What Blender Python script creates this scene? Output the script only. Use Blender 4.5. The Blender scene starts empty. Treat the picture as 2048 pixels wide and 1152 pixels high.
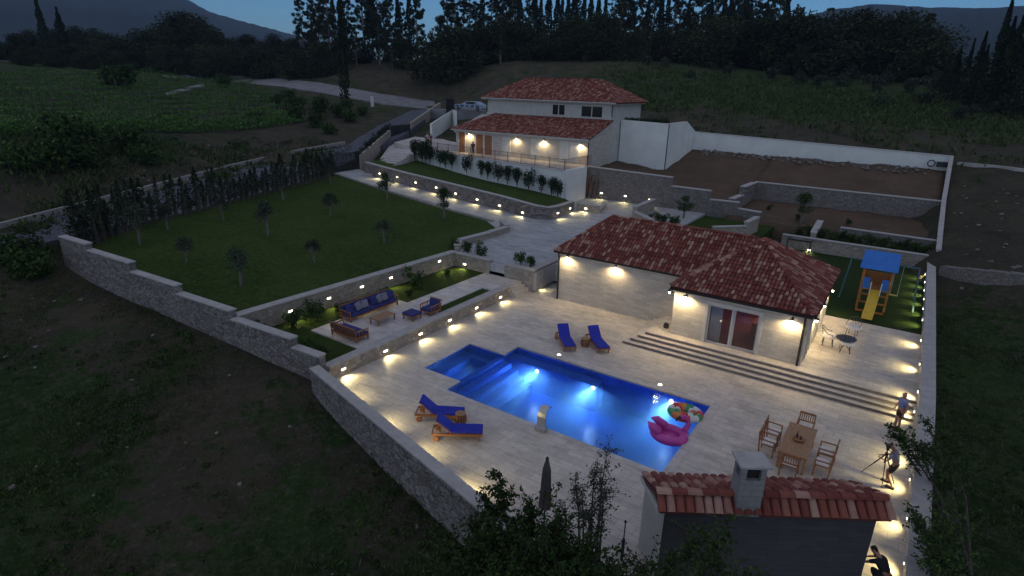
import bpy, bmesh, math, random
import numpy as np
from mathutils import Vector, Matrix
R_=math.radians
random.seed(7); np.random.seed(7)
S=bpy.context.scene
COL=S.collection
# ------------------------------------------------------------------ camera, sky, exposure
F=1179.; CX,CY=1024.,576.; CH=13.0
RM=Matrix(((0.82519566,-0.20376382,0.52681347),(0.56431335,0.25686905,-0.78458189),(0.02454733,0.94472144,0.32695387)))
cam=bpy.data.cameras.new('camera'); cam.sensor_width=36; cam.lens=F/2048*36; cam.clip_start=.1; cam.clip_end=9000
camo=bpy.data.objects.new('camera',cam); COL.objects.link(camo)
camo.matrix_world=Matrix.Translation((0,0,CH))@RM.to_4x4()
S.camera=camo
W=bpy.data.worlds.new('World'); S.world=W; W.use_nodes=True
nt=W.node_tree; sky=nt.nodes.new('ShaderNodeTexSky'); sky.sky_type='NISHITA'; sky.sun_disc=False
SUN_EL,SUN_AZ=R_(13.0),R_(160)
sky.sun_elevation=SUN_EL; sky.sun_rotation=SUN_AZ; sky.air_density=1.0; sky.dust_density=.0; sky.ozone_density=6.5
bg=nt.nodes['Background']; bg.inputs[1].default_value=.062
nt.links.new(sky.outputs[0],bg.inputs[0])
sl=bpy.data.lights.new('evening_sun','SUN'); sl.energy=.68; sl.angle=R_(150); sl.color=(1,.94,.92)
so=bpy.data.objects.new('evening_sun',sl); COL.objects.link(so)
so.rotation_euler=(R_(20),0,R_(20))
S.view_settings.view_transform='Standard'; S.view_settings.look='None'; S.view_settings.exposure=.32; S.view_settings.gamma=1
S.view_settings.use_curve_mapping=False
S.render.engine='CYCLES'
# ------------------------------------------------------------------ pixel -> world helpers (calibrated camera)
def ray(px,py):
    return (RM@Vector((px-CX,-(py-CY),-F))).normalized()
def at(px,py,z=0.):
    w=ray(px,py); t=(z-CH)/w.z; return Vector((w.x*t,w.y*t,z))
def iny(px,py,y):
    w=ray(px,py); t=y/w.y; return Vector((w.x*t,y,CH+w.z*t))
def inx(px,py,x):
    w=ray(px,py); t=x/w.x; return Vector((x,w.y*t,CH+w.z*t))
def inl(px,py,a,b):          # vertical plane through plan points a,b
    nx,ny=-(b[1]-a[1]),(b[0]-a[0]); w=ray(px,py); t=(nx*a[0]+ny*a[1])/(nx*w.x+ny*w.y)
    return Vector((w.x*t,w.y*t,CH+w.z*t))
def far(px,py,r):
    w=ray(px,py); t=r/math.hypot(w.x,w.y); return Vector((w.x*t,w.y*t,CH+w.z*t))
def on(px,py,fn):
    z=2.
    for i in range(40):
        q=at(px,py,min(z,12.5)); z=.5*z+.5*fn(q.x,q.y)
    return Vector((q.x,q.y,z))
def ztop(x,y,py):
    lo,hi=-5,80
    for i in range(40):
        m=(lo+hi)/2; q=RM.transposed()@(Vector((x,y,m))-Vector((0,0,CH)))
        if CY-F*q.y/-q.z>py: lo=m
        else: hi=m
    return m
def pix(p):
    q=RM.transposed()@(Vector(p)-Vector((0,0,CH))); return CX+F*q.x/-q.z, CY-F*q.y/-q.z
ORD=['first','second','third','fourth','fifth','sixth','seventh','eighth','ninth','tenth','eleventh','twelfth','thirteenth','fourteenth','fifteenth','sixteenth','seventeenth','eighteenth','nineteenth','twentieth']
TENS={2:'twenty',3:'thirty',4:'forty',5:'fifty',6:'sixty',7:'seventy',8:'eighty',9:'ninety'}
def ordn(i):
    if i>=100: return 'one hundred and '+ordn(i-100)
    if i==99: return 'hundredth'
    if i<20: return ORD[i]
    t,u=divmod(i+1,10)
    return (TENS[t][:-1]+'ieth') if u==0 else TENS[t]+'-'+ORD[u-1]
# ------------------------------------------------------------------ materials
class N:
    def __init__(s,name,rough=.8):
        s.m=bpy.data.materials.new(name); s.m.use_nodes=True; s.t=s.m.node_tree; s.p=s.t.nodes['Principled BSDF']; s.p.inputs['Roughness'].default_value=rough
        s.g=None
    def matt(s,v=.08): s.p.inputs['Specular IOR Level'].default_value=v; return s
    def n(s,ty,**k):
        x=s.t.nodes.new(ty)
        for a,b in k.items(): setattr(x,a,b)
        return x
    def l(s,a,b): s.t.links.new(a,b)
    def pos(s):
        if not s.g: s.g=s.n('ShaderNodeNewGeometry')
        return s.g.outputs['Position']
    def noise(s,sc,det=4,vec=None,rough=.6):
        x=s.n('ShaderNodeTexNoise'); x.inputs['Scale'].default_value=sc; x.inputs['Detail'].default_value=det; x.inputs['Roughness'].default_value=rough
        s.l(vec if vec is not None else s.pos(),x.inputs['Vector']); return x.outputs['Fac']
    def ramp(s,fac,stops,interp='LINEAR'):
        r=s.n('ShaderNodeValToRGB'); r.color_ramp.interpolation=interp; e=r.color_ramp.elements
        while len(e)<len(stops): e.new(.5)
        for i,(p,c) in enumerate(stops): e[i].position=p; e[i].color=(*c,1)
        s.l(fac,r.inputs[0]); return r.outputs[0]
    def mix(s,f,a,b,mode='MIX'):
        x=s.n('ShaderNodeMix'); x.data_type='RGBA'; x.blend_type=mode
        for i,v in ((0,f),(6,a),(7,b)):
            if isinstance(v,(int,float)): x.inputs[i].default_value=v
            elif isinstance(v,tuple): x.inputs[i].default_value=(*v,1)
            else: s.l(v,x.inputs[i])
        return x.outputs[2]
    def math(s,op,a,b=0.):
        x=s.n('ShaderNodeMath',operation=op)
        for i,v in enumerate((a,b)):
            if isinstance(v,(int,float)): x.inputs[i].default_value=v
            else: s.l(v,x.inputs[i])
        return x.outputs[0]
    def col(s,c):
        if isinstance(c,tuple): s.p.inputs['Base Color'].default_value=(*c,1)
        else: s.l(c,s.p.inputs['Base Color'])
        return s
    def bump(s,h,st=.4,d=.02):
        b=s.n('ShaderNodeBump'); b.inputs['Strength'].default_value=st; b.inputs['Distance'].default_value=d
        s.l(h,b.inputs['Height']); s.l(b.outputs[0],s.p.inputs['Normal']); return s
def plain(name,c,rough=.6,var=.25,sc=6.,metal=0.):
    n=N(name,rough); f=n.noise(sc)
    lo=tuple(v*(1-var) for v in c); hi=tuple(min(1,v*(1+var)) for v in c)
    n.col(n.ramp(f,[(.3,lo),(.7,hi)])); n.p.inputs['Metallic'].default_value=metal
    n.bump(f,.15,.01); return n.m
M={}
def stone(name,cols,mortar,sc=3.4,flat=1.7):
    n=N(name,.9); mp=n.n('ShaderNodeMapping'); mp.inputs['Scale'].default_value=(1,1,flat); n.l(n.pos(),mp.inputs[0])
    v=n.n('ShaderNodeTexVoronoi'); v.inputs['Scale'].default_value=sc; n.l(mp.outputs[0],v.inputs['Vector'])
    e=n.n('ShaderNodeTexVoronoi',feature='DISTANCE_TO_EDGE'); e.inputs['Scale'].default_value=sc; n.l(mp.outputs[0],e.inputs['Vector'])
    sx=n.n('ShaderNodeSeparateColor'); n.l(v.outputs['Color'],sx.inputs[0])
    c=n.ramp(sx.outputs[0],[(i/(len(cols)-1),k) for i,k in enumerate(cols)])
    c=n.mix(n.math('MULTIPLY',n.noise(1.1,3),.55),c,(.16,.14,.12),'MIX')
    f=n.ramp(e.outputs['Distance'],[(.015,(0,0,0)),(.07,(1,1,1))])
    n.col(n.mix(f,mortar,c)); n.bump(n.math('ADD',f,n.math('MULTIPLY',n.noise(14),.6)),.7,.04); return n.m
M['stone']=stone('rubble_stone',[(.12,.10,.095),(.26,.225,.21),(.34,.30,.275),(.19,.15,.14)],(.075,.07,.065))
M['stone_pale']=stone('pale_rubble_stone',[(.34,.28,.22),(.46,.40,.33),(.52,.47,.40),(.40,.32,.25)],(.28,.25,.21))
M['stone_dark']=stone('garden_rubble_stone',[(.17,.15,.135),(.25,.22,.20),(.29,.26,.24),(.20,.17,.15)],(.11,.10,.09))
M['coping']=plain('coping_slab',(.40,.38,.36),.8,.15,2.5)
def paving(name,c1,c2,mo,w=.62,h=.41,rough=.55,stain=.35,bumpd=.01):
    n=N(name,rough); b=n.n('ShaderNodeTexBrick'); n.l(n.pos(),b.inputs['Vector'])
    b.inputs['Color1'].default_value=(*c1,1); b.inputs['Color2'].default_value=(*c2,1); b.inputs['Mortar'].default_value=(*mo,1)
    b.inputs['Scale'].default_value=1; b.inputs['Brick Width'].default_value=w; b.inputs['Row Height'].default_value=h; b.inputs['Mortar Size'].default_value=.008; b.inputs['Bias'].default_value=-.1
    mp=n.n('ShaderNodeMapping'); mp.inputs['Scale'].default_value=(.55,1.5,1); n.l(n.pos(),mp.inputs[0])
    s1=n.ramp(n.noise(.8,7,mp.outputs[0],rough=.78),[(.36,(.50,.50,.48)),(.5,(.92,.91,.9)),(.66,(1.1,1.08,1.05))])
    s2=n.ramp(n.noise(3.6,6,mp.outputs[0],rough=.8),[(.34,(.58,.57,.55)),(.55,(1.05,1.05,1.05))])
    c=n.mix(stain*1.6,b.outputs['Color'],s1,'MULTIPLY'); c=n.mix(stain*1.6,c,s2,'MULTIPLY')
    n.col(c); n.bump(n.math('ADD',b.outputs['Fac'],n.math('MULTIPLY',n.noise(9),-.6)),-.35,bumpd); return n.m
M['travertine']=paving('travertine_paving',(.66,.60,.53),(.54,.49,.44),(.40,.36,.32),.62,.41)
M['terrace']=paving('terrace_paving',(.62,.58,.55),(.54,.5,.47),(.4,.37,.35))
M['drive']=paving('driveway_paving',(.46,.465,.48),(.36,.365,.38),(.27,.27,.275),.9,.45,.7)
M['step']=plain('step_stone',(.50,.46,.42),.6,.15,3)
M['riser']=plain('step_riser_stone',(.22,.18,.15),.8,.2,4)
def cladding(name,c1,c2,mo):
    n=N(name,.8); sp=n.n('ShaderNodeSeparateXYZ'); n.l(n.pos(),sp.inputs[0]); cb=n.n('ShaderNodeCombineXYZ')
    n.l(n.math('ADD',sp.outputs[0],sp.outputs[1]),cb.inputs[0]); n.l(sp.outputs[2],cb.inputs[1])
    b=n.n('ShaderNodeTexBrick'); n.l(cb.outputs[0],b.inputs['Vector'])
    b.inputs['Color1'].default_value=(*c1,1); b.inputs['Color2'].default_value=(*c2,1); b.inputs['Mortar'].default_value=(*mo,1)
    b.inputs['Scale'].default_value=1; b.inputs['Brick Width'].default_value=.5; b.inputs['Row Height'].default_value=.17; b.inputs['Mortar Size'].default_value=.006
    c=n.mix(.5,b.outputs['Color'],n.ramp(n.noise(2.2,5),[(.3,(.8,.77,.74)),(.7,(1.05,1.05,1.05))]),'MULTIPLY')
    n.col(c); n.bump(b.outputs['Fac'],-.35,.012); return n.m
M['clad']=cladding('limestone_cladding',(.58,.54,.48),(.46,.42,.37),(.36,.33,.29))
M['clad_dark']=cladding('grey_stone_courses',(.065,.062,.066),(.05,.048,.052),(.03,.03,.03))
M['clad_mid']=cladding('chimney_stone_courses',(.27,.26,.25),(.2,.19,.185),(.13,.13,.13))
M['render']=plain('white_render',(.72,.73,.69),.85,.08,.7)
M['render2']=plain('pale_wall_render',(.50,.49,.45),.85,.1,1.2)
M['trim']=plain('pale_trim',(.55,.53,.5),.7,.08,3)
M['dark']=plain('dark_metal',(.03,.028,.027),.45,.2,9,.3)
M['gate']=plain('dark_gate_panel',(.035,.03,.033),.5,.3,2)
M['rail']=plain('rusty_rail',(.16,.09,.07),.6,.3,9)
M['wood']=plain('teak_wood',(.30,.12,.045),.5,.35,14)
M['wood2']=plain('oiled_teak',(.36,.20,.09),.5,.3,12)
M['blue']=plain('royal_blue_fabric',(.018,.028,.36),.85,.2,8)
M['navy']=plain('navy_fabric',(.03,.035,.16),.85,.25,8)
M['greyf']=plain('grey_fabric',(.22,.20,.26),.9,.25,9)
M['white']=plain('white_cushion',(.80,.75,.70),.8,.12,5)
M['steel']=plain('brushed_steel',(.55,.55,.55),.22,.1,20,1.)
M['asphalt']=plain('asphalt',(.075,.08,.10),.85,.35,.9)
M['road']=plain('gravel_road',(.20,.195,.205),.9,.25,.5)
M['kerb']=plain('kerb_concrete',(.30,.28,.26),.85,.2,2)
M['bark']=plain('bark',(.075,.06,.05),.9,.4,8)
M['palebark']=plain('pale_bark',(.15,.13,.11),.9,.35,9)
M['curtain']=plain('pale_curtain',(.42,.42,.46),.8,.15,12)
M['glassdark']=plain('dark_window_glass',(.012,.014,.02),.12,.2,2)
def grass(name,a,b,c,sc=.7):
    n=N(name,.95); col=n.mix(n.ramp(n.noise(sc,6,rough=.7),[(.35,(0,0,0)),(.65,(1,1,1))]),a,b)
    col=n.mix(n.ramp(n.noise(sc*14,5,rough=.8),[(.4,(0,0,0)),(.72,(1,1,1))]),col,c); n.col(col); n.bump(n.noise(28,3),.8,.05); n.matt(.05); return n.m
M['lawn']=grass('lawn_grass',(.022,.046,.009),(.050,.082,.018),(.078,.108,.03),.22)
M['turf']=grass('playground_turf',(.022,.04,.012),(.026,.046,.013),(.03,.055,.016),.3)
M['bed']=grass('garden_bed_grass',(.018,.036,.01),(.04,.07,.014),(.06,.085,.02),1.1)
M['soil']=grass('garden_soil_earth',(.11,.072,.05),(.165,.11,.078),(.075,.068,.045),.35)
n=N('terrain',.97)
a=n.n('ShaderNodeAttribute'); a.attribute_name='soil'
g=n.mix(n.ramp(n.noise(.16,7,rough=.72),[(.38,(0,0,0)),(.62,(1,1,1))]),(.018,.036,.011),(.042,.076,.020))
g=n.mix(n.ramp(n.noise(2.6,8,rough=.85),[(.48,(0,0,0)),(.7,(1,1,1))]),g,(.12,.125,.08))
so_=n.mix(n.ramp(n.noise(.3,6,rough=.75),[(.35,(0,0,0)),(.65,(1,1,1))]),(.048,.046,.032),(.095,.082,.056))
so_=n.mix(n.ramp(n.noise(5,5,rough=.85),[(.52,(0,0,0)),(.8,(1,1,1))]),so_,(.19,.165,.14))
f=n.math('ADD',a.outputs['Fac'],n.math('MULTIPLY',n.math('SUBTRACT',n.noise(.35,7,rough=.8),.50),2.8))
n.col(n.mix(n.ramp(f,[(.44,(0,0,0)),(.56,(1,1,1))]),g,so_)); n.bump(n.noise(3.5,8,rough=.8),1.,.22); n.matt(.05); M['terrain']=n.m
def leafmat(name,cols):
    n=N(name,.8); g=n.n('ShaderNodeNewGeometry'); n.g=g
    o=n.n('ShaderNodeObjectInfo')
    c=n.ramp(g.outputs['Random Per Island'],[(i/(len(cols)-1),k) for i,k in enumerate(cols)])
    v=n.math('ADD',n.math('MULTIPLY',o.outputs['Random'],.5),.75)
    mx=n.n('ShaderNodeVectorMath',operation='SCALE'); n.l(c,mx.inputs[0]); n.l(v,mx.inputs['Scale']); n.l(mx.outputs[0],n.p.inputs['Base Color']); n.matt(.12)
    return n.m
M['leaf']=leafmat('green_leaves',[(.014,.032,.009),(.036,.068,.016),(.06,.105,.024)])
M['leafdark']=leafmat('dark_conifer_leaves',[(.008,.016,.009),(.018,.03,.014),(.03,.042,.02)])
M['leafpine']=leafmat('pine_needles',[(.012,.02,.009),(.028,.04,.016),(.045,.052,.024)])
M['leafolive']=leafmat('olive_leaves',[(.02,.033,.02),(.04,.056,.034),(.065,.08,.055)])
M['leafvine']=leafmat('vine_leaves',[(.045,.105,.02),(.09,.20,.04),(.15,.28,.07)])
M['leafhedge']=leafmat('hedge_leaves',[(.012,.026,.014),(.024,.042,.02),(.04,.06,.03)])
M['drygrass']=leafmat('dry_grass_blades',[(.022,.04,.012),(.048,.074,.020),(.08,.088,.04)])
# roof tiles: one colour per tile
n=N('clay_roof_tiles',.75); g=n.n('ShaderNodeNewGeometry'); n.g=g
c=n.ramp(g.outputs['Random Per Island'],[(0,(.16,.045,.036)),(.4,(.23,.068,.05)),(.66,(.28,.095,.068)),(.74,(.34,.165,.125)),(1,(.47,.29,.22))])
c=n.mix(.5,c,n.ramp(n.noise(5,4),[(.3,(.6,.55,.55)),(.7,(1.1,1.1,1.1))]),'MULTIPLY'); n.col(c); n.bump(n.noise(30,3),.3,.01); n.matt(.15); M['tile']=n.m
M['tilebase']=plain('roof_underlay',(.12,.03,.022),.9,.2,5)
def emit(name,c,st):
    m=bpy.data.materials.new(name); m.use_nodes=True; t=m.node_tree; t.nodes.clear()
    e=t.nodes.new('ShaderNodeEmission'); e.inputs[0].default_value=(*c,1); e.inputs[1].default_value=st
    o=t.nodes.new('ShaderNodeOutputMaterial'); t.links.new(e.outputs[0],o.inputs[0]); return m
WARM=(1,.83,.38)
M['glow']=emit('lamp_glow',(1,.86,.58),9.); M['glow_pool']=emit('pool_lamp_glow',(.75,.93,1),7.)
M['blue_led']=emit('blue_screen_glow',(.10,.09,.55),.35); M['far_lamp']=emit('far_lamp',(1,.85,.6),6)
# ------------------------------------------------------------------ mesh + object helpers
def lerp(a,b,t): return a+(b-a)*t
class MB:
    def __init__(s): s.v=[]; s.f=[]; s.mi=[]
    def add(s,vs,fs,mi=0):
        b=len(s.v); s.v+= [tuple(v) for v in vs]; s.f+=[tuple(i+b for i in f) for f in fs]; s.mi+=[mi]*len(fs); return s
    def box(s,c,d,rz=0,ry=0,rx=0,mi=0):
        m=Matrix.Rotation(rz,3,'Z')@Matrix.Rotation(ry,3,'Y')@Matrix.Rotation(rx,3,'X'); c=Vector(c)
        vs=[c+m@Vector((x*d[0]/2,y*d[1]/2,z*d[2]/2)) for z in(-1,1) for y in(-1,1) for x in(-1,1)]
        return s.add(vs,[(0,2,3,1),(4,5,7,6),(0,1,5,4),(2,6,7,3),(0,4,6,2),(1,3,7,5)],mi)
    def bbox(s,x0,x1,y0,y1,z0,z1,mi=0): return s.box(((x0+x1)/2,(y0+y1)/2,(z0+z1)/2),(abs(x1-x0),abs(y1-y0),abs(z1-z0)),mi=mi)
    def beam(s,a,b,w,h=None,mi=0,up=(0,0,1)):
        a=Vector(a);b=Vector(b);h=h or w; d=(b-a).normalized(); u=Vector(up)
        if abs(d.dot(u))>.98: u=Vector((0,1,0))
        sd=d.cross(u).normalized(); uu=sd.cross(d)
        vs=[p+sd*(i*w/2)+uu*(j*h/2) for p in(a,b) for j in(-1,1) for i in(-1,1)]
        return s.add(vs,[(0,2,3,1),(4,5,7,6),(0,1,5,4),(2,6,7,3),(0,4,6,2),(1,3,7,5)],mi)
    def tube(s,pts,rs,k=8,mi=0,cap=True):
        if isinstance(rs,(int,float)): rs=[rs]*len(pts)
        P=[Vector(p) for p in pts]; vs=[]
        for i,p in enumerate(P):
            d=(P[min(i+1,len(P)-1)]-P[max(i-1,0)]).normalized(); u=Vector((0,0,1)) if abs(d.z)<.9 else Vector((1,0,0))
            a=d.cross(u).normalized(); b=a.cross(d)
            vs+=[p+(a*math.cos(2*math.pi*j/k)+b*math.sin(2*math.pi*j/k))*rs[i] for j in range(k)]
        fs=[(i*k+j,i*k+(j+1)%k,(i+1)*k+(j+1)%k,(i+1)*k+j) for i in range(len(P)-1) for j in range(k)]
        if cap: fs+=[tuple(range(k))[::-1],tuple((len(P)-1)*k+j for j in range(k))]
        return s.add(vs,fs,mi)
    def lathe(s,c,prof,k=16,mi=0):
        return s.tube([(c[0],c[1],c[2]+z+i*1e-5) for i,(r,z) in enumerate(prof)],[max(r,.001) for r,z in prof],k,mi)
    def prism(s,poly,z0,z1,mi=0):       # z0 scalar depth below, z1 list/scalar
        n=len(poly); zt=z1 if isinstance(z1,(list,tuple)) else [z1]*n
        zb=z0 if isinstance(z0,(list,tuple)) else [z0]*n
        vs=[(p[0],p[1],zb[i]) for i,p in enumerate(poly)]+[(p[0],p[1],zt[i]) for i,p in enumerate(poly)]
        return s.add(vs,[tuple(range(n))[::-1],tuple(range(n,2*n))]+[(i,(i+1)%n,n+(i+1)%n,n+i) for i in range(n)],mi)
    def mesh(s,name,mats):
        me=bpy.data.meshes.new(name); me.from_pydata(s.v,[],s.f)
        for m in (mats if isinstance(mats,(list,tuple)) else [mats]): me.materials.append(M[m] if isinstance(m,str) else m)
        me.polygons.foreach_set('material_index',s.mi); me.update(); return me
    def build(s,name,mats,parent=None,smooth=False,bevel=0.):
        off=parent_world(parent) if parent else None
        if off is not None and (off.x or off.y or off.z): s.v=[(v[0]-off.x,v[1]-off.y,v[2]-off.z) for v in s.v]
        me=s.mesh(name,mats)
        if smooth: me.polygons.foreach_set('use_smooth',[True]*len(me.polygons))
        o=bpy.data.objects.new(name,me); COL.objects.link(o)
        if parent: o.parent=parent
        if bevel:
            b=o.modifiers.new('bevel','BEVEL'); b.width=bevel; b.segments=2; b.limit_method='ANGLE'
        return o
def parent_world(p):
    v=Vector((0,0,0))
    while p: v+=p.location; p=p.parent
    return v
def tag(o,label=None,cat=None,group=None,kind=None):
    if label: o['label']=label
    if cat: o['category']=cat
    if group: o['group']=group
    if kind: o['kind']=kind
    return o
def thing(name,loc,label,cat,group=None,rz=0):
    o=bpy.data.objects.new(name,None); o.empty_display_size=.2; COL.objects.link(o); o.location=loc; o.rotation_euler=(0,0,rz)
    return tag(o,label,cat,group)
def copy_tree(o,parent=None):
    c=o.copy(); COL.objects.link(c); c.parent=parent
    for ch in KIDS.get(o.name,[]): copy_tree(ch,c)
    return c
KIDS={}
def regkids(o):
    KIDS[o.name]=[x for x in bpy.data.objects if x.parent==o]
    for c in KIDS[o.name]: regkids(c)
def struct(name,mb,mat,**k): return tag(mb.build(name,mat,**k),kind='structure')
# ------------------------------------------------------------------ site height functions
def zd(x,y): return 1.35+.02*(y-31)+.05*max(0,-29-x)
def zl(x,y): return 1.48+.055*max(0,-28-x)
def zp(x,y=0): return 2.62+.066*max(0,-27-x)
LW0,LW1=(-26.59,14.9),(-43.0,13.92)        # left boundary wall line
def FY(x): return 14.9-.2457*(x+20.4)      # front boundary wall line
TER=5.12
# ------------------------------------------------------------------ terrain
CP=[]
def cpt(v,s): CP.append((v.x,v.y,v.z,s))
def cxy(x,y,z,s): CP.append((x,y,z,s))
for a in [((0,110),200,.3),((150,120),220,.3),((300,140),170,.4),((0,128),180,.3),((0,180),120,.3),((0,270),80,.3),((300,260),90,.3),((300,180),130,.3),((600,235),95,.3),
          ((0,330),66,.5),((300,300),76,.3),((400,310),75,.75),((200,370),64,.7),((560,285),84,.7),
          ((820,170),150,.9),((1000,125),150,.6),((900,197),125,.9),((700,125),175,.7),((1250,125),140,.6),((600,118),210,.3),((450,125),220,.3),
          ((1400,140),140,.35),((1400,200),104,.2),((1400,232),92,.8),((1650,262),86,.9),((1650,288),76,.8),((1650,235),98,.1),((1650,170),135,.2),((1850,225),110,.1),((1850,180),140,.3),((1900,300),80,.9),
          ((2040,330),74,.7),((2040,300),84,.9),((2040,262),98,.1),((2040,215),130,.2),((1960,420),62,.8),((2040,470),55,.8),((1960,535),48.5,.9),((2040,545),48,.9)]:
    cpt(far(*a[0],a[1]),a[2])
cxy(3.3,30,-.9,.0);cxy(3.3,18,-1.2,.0);cxy(12,20,-2,.0);cxy(15,35,-1.2,.0);cxy(3.2,42,-.3,0);cxy(3.2,46.3,-.1,.6);cxy(3.2,49.5,1.6,.9);cxy(12,46,.0,.4);cxy(12,49.5,1.4,.8);cxy(3.2,60,2.6,.8);cxy(3.3,68,4.8,.8);cxy(3.3,76,6.6,.8);cxy(20,30,-1.8,0);cxy(40,60,3,.2)
for x,z in ((-43.2,1.7),(-40.6,1.1),(-35.5,.65),(-30.5,.5),(-28,.45),(-25,.25),(-21.5,.2)): cxy(x,LW0[1]+.06*(x+26.5)-.5,z-.1,.75)
for x,z in ((-19.5,-.5),(-16,-.7),(-12.4,-.9),(-9,-1),(0,-1.6),(4,-1.6)): cxy(x,FY(x)-.6,z,.7)
cxy(-40,9,.2,.5);cxy(-15,8,-1.8,.1);cxy(-20,5,-1.8,.5);cxy(-10,6,-2.2,.4);cxy(-6,2,-2.6,.2);cxy(0,0,-2.6,.2);cxy(-30,2,-1.4,.3);cxy(-48,4,.8,.2);cxy(-10,-20,-3.5,.3);cxy(20,-10,-3,.1);cxy(-60,-10,.5,.3)
for a_,z_ in (((470,690),.3),((420,800),-.6),((330,900),-1.2),((300,1050),-1.8),((500,880),-.9),((250,640),.6),((700,960),-1.2)): p=at(*a_,z_); cxy(p.x,p.y,z_,.8)
for a_,z_ in (((150,800),-.3),((80,1000),-1.2),((560,1050),-1.8),((600,850),-.9),((180,1000),-1.4)): p=at(*a_,z_); cxy(p.x,p.y,z_,.05)
for v in ((-49,11,1.9),(-50,17,2.2),(-51.5,25,2.4),(-55,35,2.5),(-60,46,2.7),(-66,55,3.0),(-62,60,3.6),(-58,62,4.0)): cxy(*v,.5)
for v in ((0,455),(130,420),(300,375),(460,332),(600,300)): 
    p=at(*v,2.95); cxy(p.x-1.2,p.y+.6,3.0,.9)
for r in (330,520):
    for px,z in ((-700,24),(-200,26),(200,22),(600,14),(900,14),(1200,18),(1500,22),(1800,24),(2200,26),(2600,26)):
        p=far(px,150,r); cxy(p.x,p.y,z,.3)
for v in ((-700,-100,5),(-500,100,20),(500,300,25),(300,-100,5),(0,-150,0),(100,60,8),(100,150,16)): cxy(*v,.2)
# ground inside the site rests below the paved slabs
for v in ((-23,23,-.6),(-10,24,-2.4),(0,30,-1),(-35,28,.6),(-45,35,1.6),(-22,45,.6),(-20,60,1.4),(-8,62,1.2),(-5,70,3.2),(-35,62,3),(-40,50,1.6),(-36,70,7)): cxy(*v,.8)
RO=[at(-160,505,2.35),at(0,462,2.4),at(130,427,2.5),at(300,382,2.6),at(460,339,2.75),at(600,306,3.0),at(690,290,3.6),at(760,250,5.6),at(820,222,7.4),at(850,206,8.4)]
RI=[at(-160,560,2.0),at(0,505,2.15),at(120,478,2.3),Vector((-48.6,25,2.45)),Vector((-52.6,37,2.55)),Vector((-56,44,2.9)),Vector((-58.5,50.5,3.5)),at(810,268,5.6),at(868,226,7.6),at(900,212,8.4)]
F1=[far(870,205,128),far(760,190,140),far(640,168,160),far(560,160,175),far(430,152,190),far(290,144,205)]
F2=[far(905,222,120),far(770,212,127),far(640,190,140),far(560,176,158),far(430,164,172),far(280,150,190)]
for a,b in zip(RO[:7],RO[1:8]):
    for t in (0,.33,.66): v=a.lerp(b,t); cxy(v.x-.9,v.y+.4,v.z+.1,.9)
for a,b in list(zip(RO,RI)): 
    for t in (.15,.5,.85): q=a.lerp(b,t); cxy(q.x,q.y,q.z-.45,.6)
for v in RO[7:]: cxy(v.x-1.5,v.y+.5,v.z-.2,.6)
for a,b in list(zip(F1,F2)):
    for t in (0,.5,1): q=a.lerp(b,t); cxy(q.x,q.y,q.z-.35,.5)
C=np.array(CP)
def _rbf(vals):
    n=len(C); X=C[:,:2]; d=np.linalg.norm(X[:,None]-X[None],axis=2)
    A=np.zeros((n+3,n+3)); A[:n,:n]=d-np.eye(n)*1.2; A[:n,n]=1; A[:n,n+1:]=X/100.; A[n:,:n]=A[:n,n:].T
    return np.linalg.solve(A,np.concatenate([vals,[0,0,0]]))
WZ=_rbf(C[:,2]); WS=_rbf(C[:,3])
def rbf(w,x,y):
    x=np.atleast_1d(np.asarray(x,float)); y=np.atleast_1d(np.asarray(y,float))
    out=np.empty(len(x))
    for i in range(0,len(x),20000):
        q=np.stack([x[i:i+20000],y[i:i+20000]],1); d=np.linalg.norm(q[:,None]-C[None,:,:2],axis=2)
        out[i:i+20000]=d@w[:-3]+w[-3]+q@(w[-2:]/100.)
    return out
def gz(x,y): return float(rbf(WZ,x,y)[0])
def hit(px,py,t0=25,t1=900):
    w=ray(px,py); t=np.concatenate([np.arange(t0,200,.5),np.arange(200,t1,2.)]); x=w.x*t;y=w.y*t;z=CH+w.z*t
    d=z-rbf(WZ,x,y); k=np.argmax(d<0)
    if d[k]>=0: k=len(t)-1
    return Vector((x[k],y[k],z[k]))
SITE=[(2.45,FY(2.4)),(-20.3,15.0),(-26.6,14.75),(-43.2,13.8),(-47.5,17.5),(-49.5,28),(-52.3,38),(-55.5,44.5),(-58,50),(-58,56),(-50,64),(-46,78),(-28.8,78),(-23,73.2),(2.6,73.2)]
def site_dist(x,y):
    n=len(SITE); ins=np.zeros(len(x),bool); dm=np.full(len(x),1e9)
    for i in range(n):
        (x0,y0),(x1,y1)=SITE[i],SITE[(i+1)%n]
        c=((y0>y)!=(y1>y))&(x<(x1-x0)*(y-y0)/((y1-y0) or 1e-9)+x0); ins^=c
        t=np.clip(((x-x0)*(x1-x0)+(y-y0)*(y1-y0))/((x1-x0)**2+(y1-y0)**2),0,1)
        dm=np.minimum(dm,np.hypot(x-x0-t*(x1-x0),y-y0-t*(y1-y0)))
    return np.where(ins,dm,-dm)
def axis(lo,a,b,hi,fine,grow=1.12):
    v=list(np.arange(a,b+fine/2,fine)); s=fine
    while v[-1]<hi: s*=grow; v.append(v[-1]+s)
    s=fine; w=[]; c=a
    while c>lo: s*=grow; c-=s; w.append(c)
    return np.array(w[::-1]+v)
xs=axis(-700,-62,14,420,.8); ys=axis(-90,-4,80,560,.8)
GX,GY=np.meshgrid(xs,ys); gx,gy=GX.ravel(),GY.ravel()
gzv=rbf(WZ,gx,gy); gs=rbf(WS,gx,gy)
rng=np.random.RandomState(3)
ph=rng.rand(14)*6.28; kk=rng.randn(14,2)*.55
bumpy=sum(np.sin(gx*kk[i,0]+gy*kk[i,1]+ph[i]) for i in range(14))*.035
sd=site_dist(gx,gy)
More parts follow.
